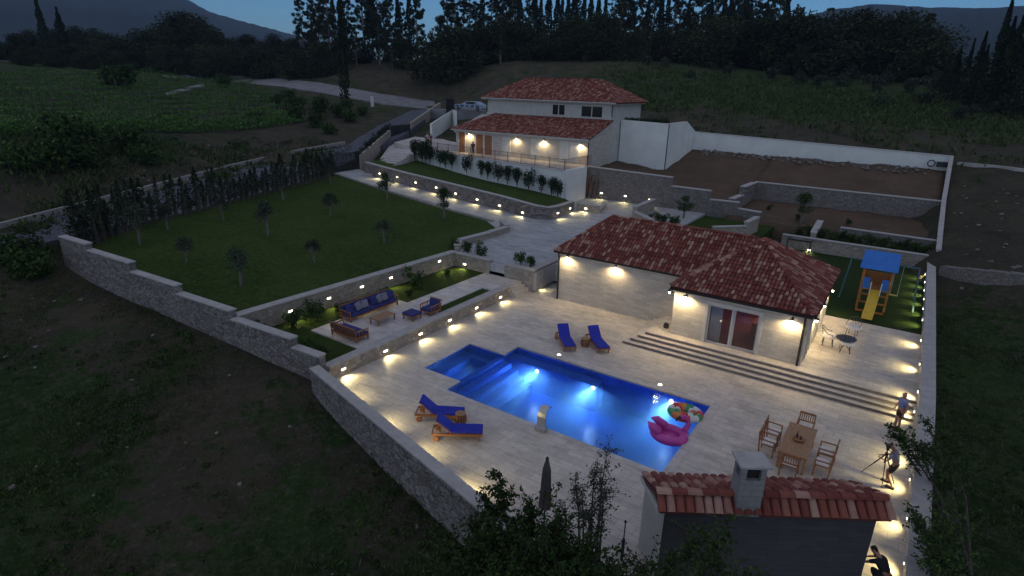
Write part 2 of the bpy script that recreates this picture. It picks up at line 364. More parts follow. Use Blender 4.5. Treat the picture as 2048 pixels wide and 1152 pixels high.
gzv=gzv+bumpy*np.clip(-sd/3,0.15,1)
gzv=np.where(sd>.35,gzv-1.2*np.clip((sd-.35)/1.2,0,1),gzv)
mb=MB(); nx_=len(xs); ny_=len(ys)
me=bpy.data.meshes.new('ground'); 
fs=[(j*nx_+i,j*nx_+i+1,(j+1)*nx_+i+1,(j+1)*nx_+i) for j in range(ny_-1) for i in range(nx_-1)]
# no ground inside the pool shell
me.from_pydata(np.stack([gx,gy,gzv],1).tolist(),[],fs); me.materials.append(M['terrain'])
at_=me.attributes.new('soil','FLOAT','POINT'); at_.data.foreach_set('value',np.clip(gs,0,1).astype(np.float32))
me.polygons.foreach_set('use_smooth',[True]*len(me.polygons)); me.update()
go=bpy.data.objects.new('ground',me); COL.objects.link(go); tag(go,kind='structure')
# far hills -----------------------------------------------------------
M['hill']=grass('hill_woodland',(.014,.022,.022),(.024,.035,.033),(.03,.042,.036),.006)
def hill(ridge,rbase,depth):
    mb=MB(); n=len(ridge); vs=[]
    for (px,py,r) in ridge:
        p=far(px,py,r); d=Vector((p.x,p.y,0)).normalized()
        fr=[1.0,.96,.9,.82,.72,.6,.45]
        for k,fr_ in enumerate(fr):
            q=Vector((p.x,p.y,0))-d*depth*(1-fr_)*2.5; h=p.z*fr_**1.6*(1+.04*random.uniform(-1,1)*(k>0)) if k else p.z
            vs.append((q.x,q.y,h if k<6 else -20))
        q=Vector((p.x,p.y,0))+d*depth; vs.append((q.x,q.y,-20))
    for i in range(n-1):
        for k in range(6): mb.f.append((i*8+k,(i+1)*8+k,(i+1)*8+k+1,i*8+k+1)); mb.mi.append(0)
        mb.f.append((i*8,i*8+7,(i+1)*8+7,(i+1)*8)); mb.mi.append(0)
    mb.v=vs; return struct('hills',mb,'hill',smooth=True)
def sub(pts,k=8,amp=2.2):
    o=[]
    for (a,b) in zip(pts,pts[1:]):
        for i in range(k): t=i/k; o.append((a[0]+(b[0]-a[0])*t,a[1]+(b[1]-a[1])*t+random.uniform(-amp,amp)*.5,a[2]))
    return o+[pts[-1]]
hill(sub([(-700,-90,2400),(-200,-60,2400),(150,-40,2400),(300,-22,2400),(375,0,2400),(420,24,2400),(480,41,2400),(550,60,2400),(625,78,2400),(700,100,2400),(800,140,2400)]),2400,800)
hill(sub([(1400,110,1900),(1540,62,1900),(1600,36,1900),(1660,20,1900),(1745,8,1900),(1850,14,1900),(1950,17,1900),(2060,11,1900),(2300,5,1900),(2700,20,1900)]),1900,700)
p=far(257,33,1900); tag(MB().lathe((p.x,p.y,p.z),[(0,0),(2.2,.5),(2.2,3),(0,4)],8).build('far_lamp','far_lamp'),'tiny warm light shining far away on the dark mountain side','lamp')
HT=max((o.matrix_basis@v.co).z for o in bpy.data.objects if o.name.startswith('hills') for v in o.data.vertices)+5; print('hilltop',HT)
mb=MB(); mb.bbox(-3600,1900,-600,3300,-30,HT); hz_=bpy.data.materials.new('haze'); hz_.use_nodes=True; t_=hz_.node_tree; t_.nodes.clear()
v_=t_.nodes.new('ShaderNodeVolumePrincipled'); v_.inputs['Color'].default_value=(.5,.68,1,1); v_.inputs['Density'].default_value=.00016; o_=t_.nodes.new('ShaderNodeOutputMaterial'); t_.links.new(v_.outputs[0],o_.inputs['Volume'])
M['haze']=hz_; tag(mb.build('haze','haze'),kind='stuff')
# ------------------------------------------------------------------ roads
def strip(name,L,Rr,mat,thick=1.5,lift=0.):
    mb=MB(); n=len(L)
    for i in range(n-1):
        poly=[L[i],Rr[i],Rr[i+1],L[i+1]]
        mb.prism([(p.x,p.y) for p in poly],[p.z-thick for p in poly],[p.z+lift for p in poly])
    # join: keep only top faces + outer sides
    return struct(name,mb,mat)
def sheet(name,rows,mat,smooth=False,noise=0.,skirt=1.5,kind=True):
    mb=MB(); n=len(rows); m=len(rows[0])
    vs=[v for r in rows for v in r]
    fs=[(j*m+i,j*m+i+1,(j+1)*m+i+1,(j+1)*m+i) for j in range(n-1) for i in range(m-1)]
    mb.add(vs,fs)
    per=[(0,i) for i in range(m)]+[(j,m-1) for j in range(1,n)]+[(n-1,i) for i in range(m-2,-1,-1)]+[(j,0) for j in range(n-2,0,-1)]
    b=len(mb.v); mb.v+=[(rows[j][i][0],rows[j][i][1],rows[j][i][2]-skirt) for j,i in per]; k=len(per)
    for a in range(k):
        c=(a+1)%k; mb.f.append((per[a][0]*m+per[a][1],b+a,b+c,per[c][0]*m+per[c][1])); mb.mi.append(0)
    o=mb.build(name,mat,smooth=smooth)
    return tag(o,kind='structure') if kind else o
# lower access road, beyond the hedge, up past the gates to the junction
sheet('road',[[tuple(lerp(a,b,t)) for t in (0,.33,.66,1)] for a,b in zip(RO,RI)],'asphalt',skirt=1.2)
sheet('kerb',[[(p.x-.2,p.y+.05,p.z+.55) for p in RO[:7]],[(p.x+.2,p.y-.06,p.z+.55) for p in RO[:7]]],'kerb',skirt=1.3)
U=[(868,204,222),(760,189,210),(640,167,188),(560,159,175),(430,151,163),(290,144,152)]
rr_=[]
for a,b in zip(U,U[1:]):
    for k in range(5):
        f_=k/5; x=lerp(a[0],b[0],f_); y0_=lerp(a[1],b[1],f_); y1_=lerp(a[2],b[2],f_); p_,q_=hit(x,y0_),hit(x+8,y1_)
        rr_.append([tuple(p_.lerp(q_,t)+Vector((0,0,.22))) for t in (0,.25,.5,.75,1)])
sheet('road',rr_,'road',skirt=2.0)
sheet('path',[[tuple(hit(x,y-2)+Vector((0,0,.1))) for x,y,r in ((0,118,190),(100,125,175),(200,132,165))],[tuple(hit(x,y+4)+Vector((0,0,.1))) for x,y,r in ((0,118,190),(100,125,175),(200,132,165))]],'road',skirt=1)
sheet('path',[[tuple(hit(x,y)+Vector((0,0,.1))) for x,y,r in ((330,187,122),(370,176,128),(405,168,134))],[tuple(hit(x+6,y+5)+Vector((0,0,.1))) for x,y,r in ((330,187,122),(370,176,128),(405,168,134))]],'road',skirt=1)
# ------------------------------------------------------------------ paved levels
PX0,PX1,PY0,PY1=-15.38,-5.33,17.87,23.6     # pool
SX0,SX1,SY0,SY1=-17.63,-15.38,18.85,22.4    # spa
mb=MB()
def slab(mb,poly,z,d=.35): mb.prism(poly,z-d,z)
fy=lambda x:FY(x)+.05
slab(mb,[(-20.3,fy(-20.3)),(SX0,fy(SX0)),(SX0,34.2),(-20.3,34.2)],0)
slab(mb,[(SX0,fy(SX0)),(PX0,fy(PX0)),(PX0,SY0),(SX0,SY0)],0)
slab(mb,[(SX0,SY1),(PX0,SY1),(PX0,34.2),(SX0,34.2)],0)
slab(mb,[(PX0,fy(PX0)),(PX1,fy(PX1)),(PX1,PY0),(PX0,PY0)],0)
slab(mb,[(PX0,PY1),(PX1,PY1),(PX1,34.2),(PX0,34.2)],0)
slab(mb,[(PX1,fy(PX1)),(2.4,fy(2.4)),(2.4,28.0),(PX1,28.0)],0)
struct('pool_deck',mb,'travertine')
mb=MB(); slab(mb,[(-10.3,28.31),(2.3,28.31),(2.3,37.25),(-10.3,37.25)],.6,.59); struct('upper_terrace',mb,'travertine')
# steps wrapping the platform
t=thing('stone_steps',(-5,27.6,0),'long pale stone steps from the pool deck up to the pool house terrace','steps')
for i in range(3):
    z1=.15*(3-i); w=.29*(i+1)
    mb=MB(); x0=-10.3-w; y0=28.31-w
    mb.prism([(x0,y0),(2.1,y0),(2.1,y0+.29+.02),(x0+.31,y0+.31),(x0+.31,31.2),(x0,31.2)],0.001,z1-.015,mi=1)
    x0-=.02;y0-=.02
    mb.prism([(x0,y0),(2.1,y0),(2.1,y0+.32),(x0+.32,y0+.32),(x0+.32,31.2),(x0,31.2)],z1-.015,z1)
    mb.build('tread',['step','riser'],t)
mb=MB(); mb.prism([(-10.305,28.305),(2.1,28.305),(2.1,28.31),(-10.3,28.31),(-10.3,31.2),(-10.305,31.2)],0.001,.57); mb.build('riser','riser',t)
# playground turf
mb=MB(); mb.prism([(-8,37.3),(2.2,37.3),(2.2,52.5),(-8,52.5)],-.8,.62); struct('playground_turf',mb,'turf')
# sofa terrace: garden bed, patio, walkway
mb=MB(); slab(mb,[(-26.5,14.95),(-20.45,15.1),(-20.45,31.25),(-26.2,31.25)],.58,1.2); struct('garden_bed',mb,'bed')
mb=MB(); mb.prism([(-24.35,17.6),(-20.5,17.55),(-20.5,23.65),(-21.42,23.65),(-21.42,28.5),(-20.5,28.5),(-20.5,31.2),(-23.2,31.2),(-23.3,23.65),(-24.4,23.65)],.4,.64); struct('patio',mb,'terrace')
# big lawn
def lz(p): return (p[0],p[1],zl(*p))
L0=[(-26.2,15.0),(-26.0,22),(-25.9,31.3),(-27.4,32.6),(-28.6,39.8),(-31.5,41.2)]
rows=[]
for j in range(13):
    s=j/12
    a=Vector((-26.8,15.05)).lerp(Vector((-26.35,31.4)),min(1,s*1.55)) if s<.645 else Vector((-26.35,31.4)).lerp(Vector((-28.8,41.2)),(s-.645)/.355)
    b=Vector((-43.1,14.0)).lerp(Vector((-46.9,20.5)),min(1,s*4)) if s<.25 else Vector((-46.9,20.5)).lerp(Vector((-54.6,44.2)),(s-.25)/.75)
    rows.append([lz(a.lerp(b,i/16)) for i in range(17)])
sheet('lawn',rows,'lawn',skirt=1.6)
# driveway (a sheet following zd)
poly_rows=[]
A=[(-54.8,44.6),(-50,43.5),(-42,42.25),(-35,41.35),(-30.4,40.9),(-27.0,38.5),(-26.9,34.4),(-26.6,31.3)]
B=[(-54.9,48.4),(-51.6,47.2),(-45,46.5),(-38,45.7),(-31,45.2),(-25,50.5),(-22,56.9),(-19.2,59)]
Cc=[None]*8
for a,b in zip(A,B): poly_rows.append([(lerp(a[0],b[0],t),lerp(a[1],b[1],t),zd(lerp(a[0],b[0],t),lerp(a[1],b[1],t))) for t in (0,.25,.5,.75,1)])
sheet('driveway',poly_rows,'drive',skirt=1.2)
r2=[[(x,y,zd(x,y)-.004) for x in (-26.6,-24,-20,-19.2)] for y in (31.3,33.8)]+[[(x,y,zd(x,y)-.004) for x in (-27,-22,-16,-10.5)] for y in (34.5,39)]+[[(x,y,zd(x,y)-.004) for x in (-27,-22,-18,-15.8)] for y in (46,52,58)]
sheet('driveway',r2,'drive',skirt=1.2)
# forecourt at the house corner
sheet('driveway',[[(x,y,zd(x,y)-.008) for x in (-29.6,-27,-24,-19.5)] for y in (49.8,53,56.6)],'drive',skirt=1.)
# planter lawn
PW=[(-52.2,46.9),(-45.4,46.1),(-37.9,45.3),(-31.3,44.7),(-27.3,44.15),(-26.2,44.75),(-25.95,46.2),(-26.4,49.6)]
PT=[(4.2,3.8),(3.8,3.45),(3.45,3.1),(3.1,2.85),(2.85,2.75),2.75,(2.75,2.6)]
pl_rows=[]
INN=[(-52.2,47.35,4.1),(-45.4,46.55,3.7),(-37.9,45.75,3.35),(-31.3,45.15,3.0),(-27.4,44.65,2.78),(-26.7,45.1,2.7),(-26.5,46.4,2.68),(-26.95,49.5,2.56)]
for i,p in enumerate(INN):
    tx=lerp(-56,-27.6,i/7.); q=Vector((tx,lerp(57.2,49.95,i/7.),p[2]+.06)); p=Vector(p)
    pl_rows.append([tuple(p.lerp(q,t)) for t in (0,.33,.66,1)])
sheet('lawn',pl_rows,'lawn',skirt=1.5)
# garden soil levels behind the pool house
def wt(x): # smooth top of stepped wall
    return max(1.75,lerp(4.6,1.9,(x+28)/18.))
def mid(x): return lerp(4.95,3.85,(x+28.7)/14.8)
def nzz(x,y): return .06*math.sin(x*1.9+y*.7)+.05*math.sin(x*.8-y*1.6+1)+.03*math.sin(x*4.1+y*3.3)
rows=[[(x,y,(lerp(wt(x)-.1,mid(x),(y-56.7)/8.7) if y<65.4 else lerp(mid(x),6.0,(y-65.4)/7.6))+nzz(x,y)) for x in np.linspace(-28.7,-13.8,26)] for y in np.linspace(56.7,73,28)]
sheet('garden_soil',rows,'soil',skirt=2,smooth=True)
sheet('garden_soil',[[(x,y,3.85+(y-65.4)*.283+nzz(x,y)) for x in np.linspace(-13.8,2.3,26)] for y in np.linspace(65.4,73,14)],'soil',skirt=2,smooth=True)
sheet('garden_soil',[[(x,y,1.95+(y-56)*.03+nzz(x,y)) for x in np.linspace(-13.8,2.3,26)] for y in np.linspace(55.6,65.3,16)],'soil',skirt=2,smooth=True)
sheet('garden_bed',[[(x,y,1.35) for x in (-8,-4,2.2)] for y in (52.8,54,55.4)],'bed',skirt=2)
sheet('garden_bed',[[(x,y,1.62) for x in (-20,-16,-12,-9.5)] for y in (47.6,52,56.3)],'bed',skirt=1)
# ------------------------------------------------------------------ walls
def wall(name,pts,zb,zt,th,label,mat='stone',cap='coping',capo=.05,caph=.07,side=0.,cat='wall',group=None):
    """pts plan polyline; zt top heights per segment (float or (z0,z1)); zb base; th thickness; side shifts inward"""
    c=sum((Vector((p[0],p[1],0)) for p in pts),Vector())/len(pts); zb_=zb if isinstance(zb,list) else [zb]*(len(pts)-1)
    t=thing(name,(c.x,c.y,min(zb_)),label,cat,group); mb=MB(); cb=MB()
    P=[Vector(p[:2]) for p in pts]
    def nrm(i):
        d=(P[i+1]-P[i]).normalized(); return Vector((-d.y,d.x))
    for i in range(len(P)-1):
        n=nrm(i); z=zt[i] if isinstance(zt,list) else zt; z0,z1=z if isinstance(z,tuple) else (z,z)
        a,b=P[i],P[i+1]; d=(b-a).normalized(); ext=.0
        nA=(nrm(i-1)+n).normalized() if i>0 else n; nB=(nrm(i+1)+n).normalized() if i<len(P)-2 else n
        nA=nA/max(.5,nA.dot(n)); nB=nB/max(.5,nB.dot(n))
        o1,o2=side*th-th/2,side*th+th/2
        zc=caph if cap else 0
        q=[a+nA*o1,b+nB*o1,b+nB*o2,a+nA*o2]
        mb.prism([tuple(v) for v in q],zb_[i],[z0-zc,z1-zc,z1-zc,z0-zc])
        if cap:
            q=[a+nA*(o1-capo),b+nB*(o1-capo),b+nB*(o2+capo),a+nA*(o2+capo)]
            cb.prism([tuple(v) for v in q],[z0-zc,z1-zc,z1-zc,z0-zc],[z0,z1,z1,z0])
    mb.build('masonry',mat,t)
    if cap: cb.build('coping',cap,t)
    return t
# left boundary wall, stepped down
lw=lambda x:(x,LW0[1]+.06*(x+26.5)-.1)
wall('boundary_wall',[lw(-43.1),lw(-39.9),lw(-35.3),lw(-31.0),lw(-26.55)],[.6,0,0,0],[3.42,3.06,2.55,2.12],.36,'long rubble stone wall stepping down along the edge of the lawn')
wall('boundary_wall',[lw(-26.55),(-22.2,15.1),(-20.4,15.2)],-.6,[1.7,1.28],.36,'short rubble stone wall at the near edge of the sofa garden')
wall('boundary_wall',[(-20.35,FY(-20.35)-.2),(2.5,FY(2.5)-.2)],-3,.93,.36,'grey stone wall along the near edge of the pool deck')
# retaining walls
wall('retaining_wall',[(-20.3,15.3),(-20.3,29.7)],-.1,.74,.42,'low honey stone wall with lights between sofa garden and pool deck','stone_pale')
wall('retaining_wall',[(-26.75,15.0),(-26.2,31.5)],.3,[(1.75,1.62)],.45,'stone wall with lights between the sofa garden and the large lawn','stone_pale')
X0,X1=iny(979,521,31.25).x,iny(1009,530,31.25).x
wall('retaining_wall',[(-26.0,31.45),(X0,31.45)],.3,1.58,.4,'stone wall at the back of the sofa garden left of the steps','stone_pale')
wall('retaining_wall',[(X1,31.45),(-19.55,31.45),(-19.55,34.4)],-.1,1.55,.4,'stone corner wall right of the garden steps beside the pool house','stone_pale')
t=thing('garden_steps',((X0+X1)/2,31.3,.6),'pale stone steps from the garden walkway up to the driveway','steps')
for i in range(4): MB().bbox(X0,X1,31.3+.3*i,31.3+.3*(i+1)+.02,.3,.64+.18*(i+1)).build('tread','step',t)
t=thing('garden_steps',(-20.2,30.5,0),'low steps from the walkway down to the pool deck beside the corner wall','steps')
for i in range(3): MB().bbox(-20.5+.28*i,-20.22+.28*i,29.72,31.22,0.003,.63-.16*i-.15*(i>0)*0).build('tread','step',t)
# curb wall around lawn end
wall('curb_wall',[(-26.3,31.9),(-27.0,33.0)],1.2,1.95,.4,'short curved end of the stone kerb wall above the garden steps','stone_pale')
wall('curb_wall',[(-27.2,33.3),(-26.9,36.6),(-26.8,39.0),(-28.2,40.2)],1.1,[1.95,1.98,2.1],.4,'low stone wall at the corner of the large lawn beside the driveway','stone_pale')
wall('curb_wall',[(-54.4,44.25),(-42.1,42.1),(-34.9,41.2),(-29.6,40.9)],[1.6,1.2,1],[(3.02,2.42),(2.42,2.0),(2.0,1.75)],.25,'thin kerb between the large lawn and the driveway','kerb',None,cat='kerb')
# planter wall with lights
PW=[(-52.2,46.9),(-45.4,46.1),(-37.9,45.3),(-31.3,44.7),(-27.3,44.15),(-26.2,44.75),(-25.95,46.2),(-26.4,49.6)]
PT=[(4.2,3.8),(3.8,3.45),(3.45,3.1),(3.1,2.85),(2.85,2.75),2.75,(2.75,2.6)]
wall('planter_wall',PW,1.2,PT,.4,'long rubble stone planter wall with a row of lights along the driveway','stone',side=.5)
wall('planter_wall',[(-26.2,49.9),(-23.9,49.9),(-24.9,53.3)],1.4,[2.45,2.2],.3,'small stone nook wall with one light near the corner of the white house','stone_pale')
# stepped wall behind the forecourt
def wy(px,py): return iny(px,py,56.4)
seg=[((1190,333),(1346,354)),((1346,371),(1423,381)),((1423,398),(1479,404)),((1479,416),(1523,424)),((1523,442),(1575,448)),((1575,464),(1635,471))]
pts=[(-28.75,56.4)];zt=[]
for a,b in seg:
    p,q=wy(*a),wy(*b); zt.append((p.z,q.z)); pts.append((q.x,56.4))
wall('retaining_wall',pts,.4,zt,.5,'high stepped rubble stone wall behind the forecourt and the red roof','stone_dark')
xe=pts[-1][0]
wall('retaining_wall',[(xe+.02,56.2),(xe+.02,53.2)],.6,[(2.6,2.1)],.4,'short pale stone return wall by the small pergola','stone_pale')
p=at(1680,458,2.2);q=at(1872,496,2.2)
wall('retaining_wall',[(p.x,55.7),(2.35,55.5)],1.2,2.35,.35,'low stone garden wall above the playground hedge','stone_dark')
wall('retaining_wall',[(-8.2,52.65),(2.2,52.65)],.3,1.72,.35,'stone wall behind the playground turf','stone_pale')
wall('retaining_wall',[(-13.7,65.3),(2.4,65.3)],1.6,4.05,.5,'upper rubble stone wall across the bare garden','stone_dark')
wall('retaining_wall',[(-13.7,65.0),(-13.9,61.2),(-14.1,58.2)],1.6,[4.0,3.2],.5,'pale stepped return wall of the bare garden','stone')
wall('retaining_wall',[(-17.6,47.2),(-20.2,49.5),(-20.4,54.5)],1.3,[2.5,2.9],.35,'low stone wall at the edge of the forecourt beside the lit flower bed','stone_pale')
wall('retaining_wall',[(-12.6,47.5),(-10.6,49.6),(-10.4,52.6)],1.3,[2.6,2.9],.35,'short stone wall between flower bed and pergola','stone_pale')
# right boundary wall
wall('boundary_wall',[(2.22,FY(2.22)-.4),(2.22,17.5),(2.22,26.9)],-2.2,[.85,(.85,1.5)],.42,'smooth pale wall beside the people at the right edge of the deck','render2')
wall('boundary_wall',[(2.22,26.92),(2.22,52.9)],-2.2,1.5,.42,'smooth pale wall beside the right terrace and playground','render2')
wall('boundary_wall',[(2.5,52.92),(2.5,65.3),(2.5,73.2)],-.5,[(2.2,4.2),(4.2,7.3)],.25,'thin pale wall climbing the slope at the right of the bare garden','render2')
# dry stone wall outside right
dw=[hit(x,y) for x,y in ((1882,552),(1925,557),(1970,562),(2015,567),(2070,573))]
wall('dry_stone_wall',[(p.x,p.y) for p in dw],[p.z-1 for p in dw[:-1]],[(a.z+.75,b.z+.7) for a,b in zip(dw,dw[1:])],.6,'loose dry stone wall in the dark field at the far right','stone_dark',None)
# white retaining walls
wall('white_wall',[(-28.7,64),(-23.15,64)],3.5,[(9.5,9.35)],.3,'tall smooth white wall joined to the side of the big house','render',None,side=.5)
p0=inx(1375,243,-23.15);p1=inx(1390,262,-23.15)
wall('white_wall',[(-23.15,64.02),(-23.15,p0.y),(-23.15,p1.y)],3.5,[(9.35,p0.z),(p0.z,p1.z)],.3,'side of the tall white wall with a sloping end','render',None,side=.5)
YW=p1.y+.2
q0=iny(1392,263,YW);q1=iny(1908,312,YW)
wall('white_wall',[(-23.3,YW),(q1.x,YW)],2.5,[(q0.z,q1.z)],.3,'very long low white wall across the top of the bare garden','render','trim',.06,.08)
dw=[hit(x,y) for x,y in ((1916,331),(1950,334),(1990,338),(2030,343),(2090,350))]
wall('field_wall',[(p.x,p.y) for p in dw],[p.z-1 for p in dw[:-1]],[(a.z+.35,b.z+.35) for a,b in zip(dw,dw[1:])],.4,'low pale kerb wall running off to the right beyond the white wall','coping',None)
# terrace of the big house
TE0,TE1=at(1130,341,TER),at(835,298,TER)
mb=MB(); mb.prism([(TE0.x,TE0.y),(-28.83,TE0.y),(-28.83,57),(-46.7,57),(-46.7,62),(TE1.x-3,TE1.y+3),(TE1.x,TE1.y)],2.0,TER); struct('house_terrace',mb,'travertine')
mb=MB(); q=[at(788,285,TER-.05),at(850,300,TER-.05),at(916,306,TER-.05),at(918,262,TER-.05),at(868,262,TER-.05),at(822,276,TER-.05)]; mb.prism([(v.x,v.y) for v in q],3.2,TER-.03); struct('house_terrace',mb,'travertine')
t=thing('terrace_wall',((TE0.x+TE1.x)/2,(TE0.y+TE1.y)/2,2),'tall white wall holding up the terrace behind the round shrubs','wall')
mb=MB(); d=(TE1-TE0).normalized(); nrm=Vector((d.y,-d.x,0)); 
if nrm.y>0: nrm=-nrm
q=[TE0,TE1,TE1+nrm*.3,TE0+nrm*.3]
mb.prism([(v.x,v.y) for v in q],1.2,TER-.05); mb.build('masonry','render',t)
mb=MB(); q=[TE0-nrm*.1,TE1-nrm*.1,TE1+nrm*.36,TE0+nrm*.36+Vector((.06,0,0))]; mb.prism([(v.x,v.y) for v in q],TER-.05,TER+.04); mb.build('coping','trim',t)
mb=MB(); mb.bbox(-28.83,TE0.x+.25,TE0.y+.01,TE0.y+4.2,1.2,TER-.01); mb.build('end_wall','render',t)
# railing
t=thing('railing',(TE0.x,TE0.y,TER),'thin rusty iron railing along the edge of the upper terrace','railing')
n_=int((TE1-TE0).length/.16); mb=MB(); pm=MB()
for i in range(n_+1):
    p=TE0.lerp(TE1,i/n_)+nrm*.1
    if i%12==0: MB().beam(p+Vector((0,0,.04)),p+Vector((0,0,1.12)),.06).build('post','rail',t)
    else: mb.beam(p+Vector((0,0,.12)),p+Vector((0,0,1.02)),.02)
mb.build('balusters','rail',t)
mb=MB(); 
for z in (.12,1.05): mb.beam(TE0+nrm*.1+Vector((0,0,z)),TE1+nrm*.1+Vector((0,0,z)),.05,.04)
mb.build('handrail','rail',t)
mb=MB(); a=Vector((TE0.x,TE0.y,TER)); b=Vector((TE0.x,TE0.y+5.5,TER))
for i in range(34): p=a.lerp(b,i/33); mb.beam(p+Vector((0,0,.05)),p+Vector((0,0,1.02)),.02)
mb.beam(a+Vector((0,0,1.05)),b+Vector((0,0,1.05)),.05,.04); mb.build('side_rail','rail',t)
# gates, stairs, planted ramp beside the road
def gate(a,b,h,label,opn=False):
    a=Vector(a);b=Vector(b); t=thing('gate',(a+b)/2,label,'gate'); mb=MB(); d=(b-a); n=int(d.length/.16)
    for i in range(n):
        p=a.lerp(b,(i+.5)/n); mb.beam(p+Vector((0,0,.06)),p+Vector((0,0,h)),.145,.03,up=(d.normalized()))
    mb.build('panel','gate',t); mb=MB()
    for z in (.05,h*.5,h): mb.beam(a+Vector((0,0,z)),b+Vector((0,0,z)),.06,.07)
    for p in (a,b): mb.beam(p,p+Vector((0,0,h+.1)),.12)
    mb.build('frame','dark',t); return t
g1a=Vector((-59.2,46.6,2.85)); g1b=Vector((-54.7,48.9,2.95))
g1a=at(652,348,2.75); g1b=at(716,340,2.9)
gate(g1a,g1b,2.1,'dark lower sliding gate at the foot of the driveway')
g2a=at(784,281,4.6); g2b=at(820,277,4.7); gate(g2a,g2b,2.1,'dark upper gate beside the two men by the white stair wall')
g3a=at(893,226,8.3); g3b=at(908,227,8.3); gate(g3a,g3b,2.2,'small dark gate panel at the top of the road beside the parked vehicle')
# sloping stone wall with planting between gates
a=at(724,338,3.0);b=at(781,277,4.9)
t=thing('ramp_wall',(a.x,a.y,2.5),'sloping pale stone wall rising between the two dark gates','wall')
mb=MB(); mb.prism([(a.x,a.y),(b.x,b.y),(b.x-.5,b.y+.1),(a.x-.5,a.y+.1)],2.2,[a.z+1.6,b.z+1.2,b.z+1.2,a.z+1.6]); mb.build('masonry','stone_pale',t)
mb=MB(); q=[at(746,336,3.4),at(784,284,4.55),at(822,280,4.65),at(842,300,4.9),at(800,322,4.3),at(775,336,3.7)]; mb.prism([(v.x,v.y) for v in q],1.5,[v.z-.03 for v in q]); struct('forecourt',mb,'terrace')
t=thing('outdoor_stairs',at(750,330,3.2),'pale stone stairs climbing between the planter lawn and the gates','steps')
for i in range(10):
    p=at(738+i*5.5,347-i*4.5,3.0+i*.2); MB().box((p.x+.6,p.y+.5,p.z-.35),(2.6,.75,.7),rz=.3).build('tread','step',t)
# side walls by the upper gate
wall('side_wall',[tuple(at(822,262,5.6).xy),tuple(at(880,216,8.3).xy)],3.5,[(6.9,9.3)],.35,'cream wall sloping up from the upper gate beside the road','stone_pale',None)
wall('side_wall',[tuple(at(862,262,6.2).xy),tuple(at(905,236,7.6).xy),tuple(at(912,240,7.6).xy)],4.5,[(7.2,8.9),8.9],.3,'white curved stair wall left of the big house','render',None)
# ------------------------------------------------------------------ roofs
def roof(parts_faces,parent,caps,tw=.195,tl=.34,soffit=.12,fade=1,r=.088,name='roof'):
    ro=None; mb=MB(); tb=MB()
    for f in parts_faces:
        P=[Vector(p) for p in f]; u=(P[1]-P[0]).normalized(); nn=u.cross(P[2]-P[0]).normalized()
        if nn.z<0: nn=-nn
        v=nn.cross(u).normalized()
        if v.z<0: v=-v
        L=[((p-P[0]).dot(u),(p-P[0]).dot(v)) for p in P]
        def inside(a,b):
            c=False;n=len(L)
            for i in range(n):
                x0,y0=L[i];x1,y1=L[(i+1)%n]
                if (y0>b)!=(y1>b) and a<(x1-x0)*(b-y0)/(y1-y0)+x0: c=not c
            return c
        mb.add([p for p in P]+[p-Vector((0,0,soffit)) for p in P],[tuple(range(len(P)))]+[tuple(range(2*len(P)-1,len(P)-1,-1))]+[(i,len(P)+i,len(P)+(i+1)%len(P),(i+1)%len(P)) for i in range(len(P))])
        umin=min(a for a,b in L);umax=max(a for a,b in L);vmax=max(b for a,b in L)
        nu=int((umax-umin)/tw)+1; nv=int(vmax/tl)+1
        for i in range(nu):
            a=umin+(i+.5)*tw
            for j in range(nv):
                b0=j*tl-.06; bm=b0+tl*.5
                if not inside(a,bm): continue
                rr=r*random.uniform(.95,1.05); hj=random.uniform(-.006,.006); vs=[]
                for (b,rad,h) in ((b0,rr,.055+hj),(b0+tl*1.12,rr*.82,.018+hj)):
                    for k in range(5):
                        th=math.pi*k/4; vs.append(P[0]+u*(a-rad*math.cos(th))+v*b+nn*(h+rad*.62*math.sin(th)))
                tb.add(vs,[(k,k+1,5+k+1,5+k) for k in range(4)]+[(4,3,2,1,0)])
    for (a,b) in caps:
        a=Vector(a);b=Vector(b);d=b-a;n=max(1,int(d.length/.38)); dn=d.normalized(); s=dn.cross(Vector((0,0,1))).normalized(); up=s.cross(dn)
        for i in range(n):
            p=a.lerp(b,i/n);q=a.lerp(b,(i+1.12)/n); vs=[]
            for (c,rad,h) in ((p,.14,.075),(q,.12,.05)):
                for k in range(5):
                    th=math.pi*k/4; vs.append(c-s*rad*math.cos(th)+up*(h+rad*.7*math.sin(th)-.03))
            tb.add(vs,[(k,k+1,5+k+1,5+k) for k in range(4)]+[(4,3,2,1,0)])
    ro=mb.build(name,'tilebase',parent); tb.build('tiles','tile',ro); return ro
def window(parent,x0,x1,z0,z1,y,name='window',panes=2,shut=None):
    f=MB(); w=.07
    f.bbox(x0-w,x1+w,y-.05,y+.02,z1,z1+w); f.bbox(x0-w,x1+w,y-.06,y+.02,z0-w,z0); f.bbox(x0-w,x0,y-.05,y+.02,z0,z1); f.bbox(x1,x1+w,y-.05,y+.02,z0,z1)
    for i in range(1,panes): xm=lerp(x0,x1,i/panes); f.bbox(xm-.05,xm+.05,y-.045,y+.02,z0,z1)
    fo=f.build(name,'trim',parent)
    MB().bbox(x0,x1,y-.015,y-.005,z0,z1).build('pane','glassdark' if not shut else shut,fo)
    return fo
def pipe(parent,pts): return MB().tube(pts,.055,8).build('downpipe','dark',parent)
# pool house (annex)
AX0,AX1,AY=-17.55,-2.75,31.3; WY=28.9; WX0=-9.15; BY=37.2; EZ=3.2
t=annex=thing('pool_house',(-9,31,0),'low pale stone pool house with a red tiled roof and warm wall lamps','house')
mb=MB()
mb.bbox(AX0,WX0,AY,BY,-.3,EZ)
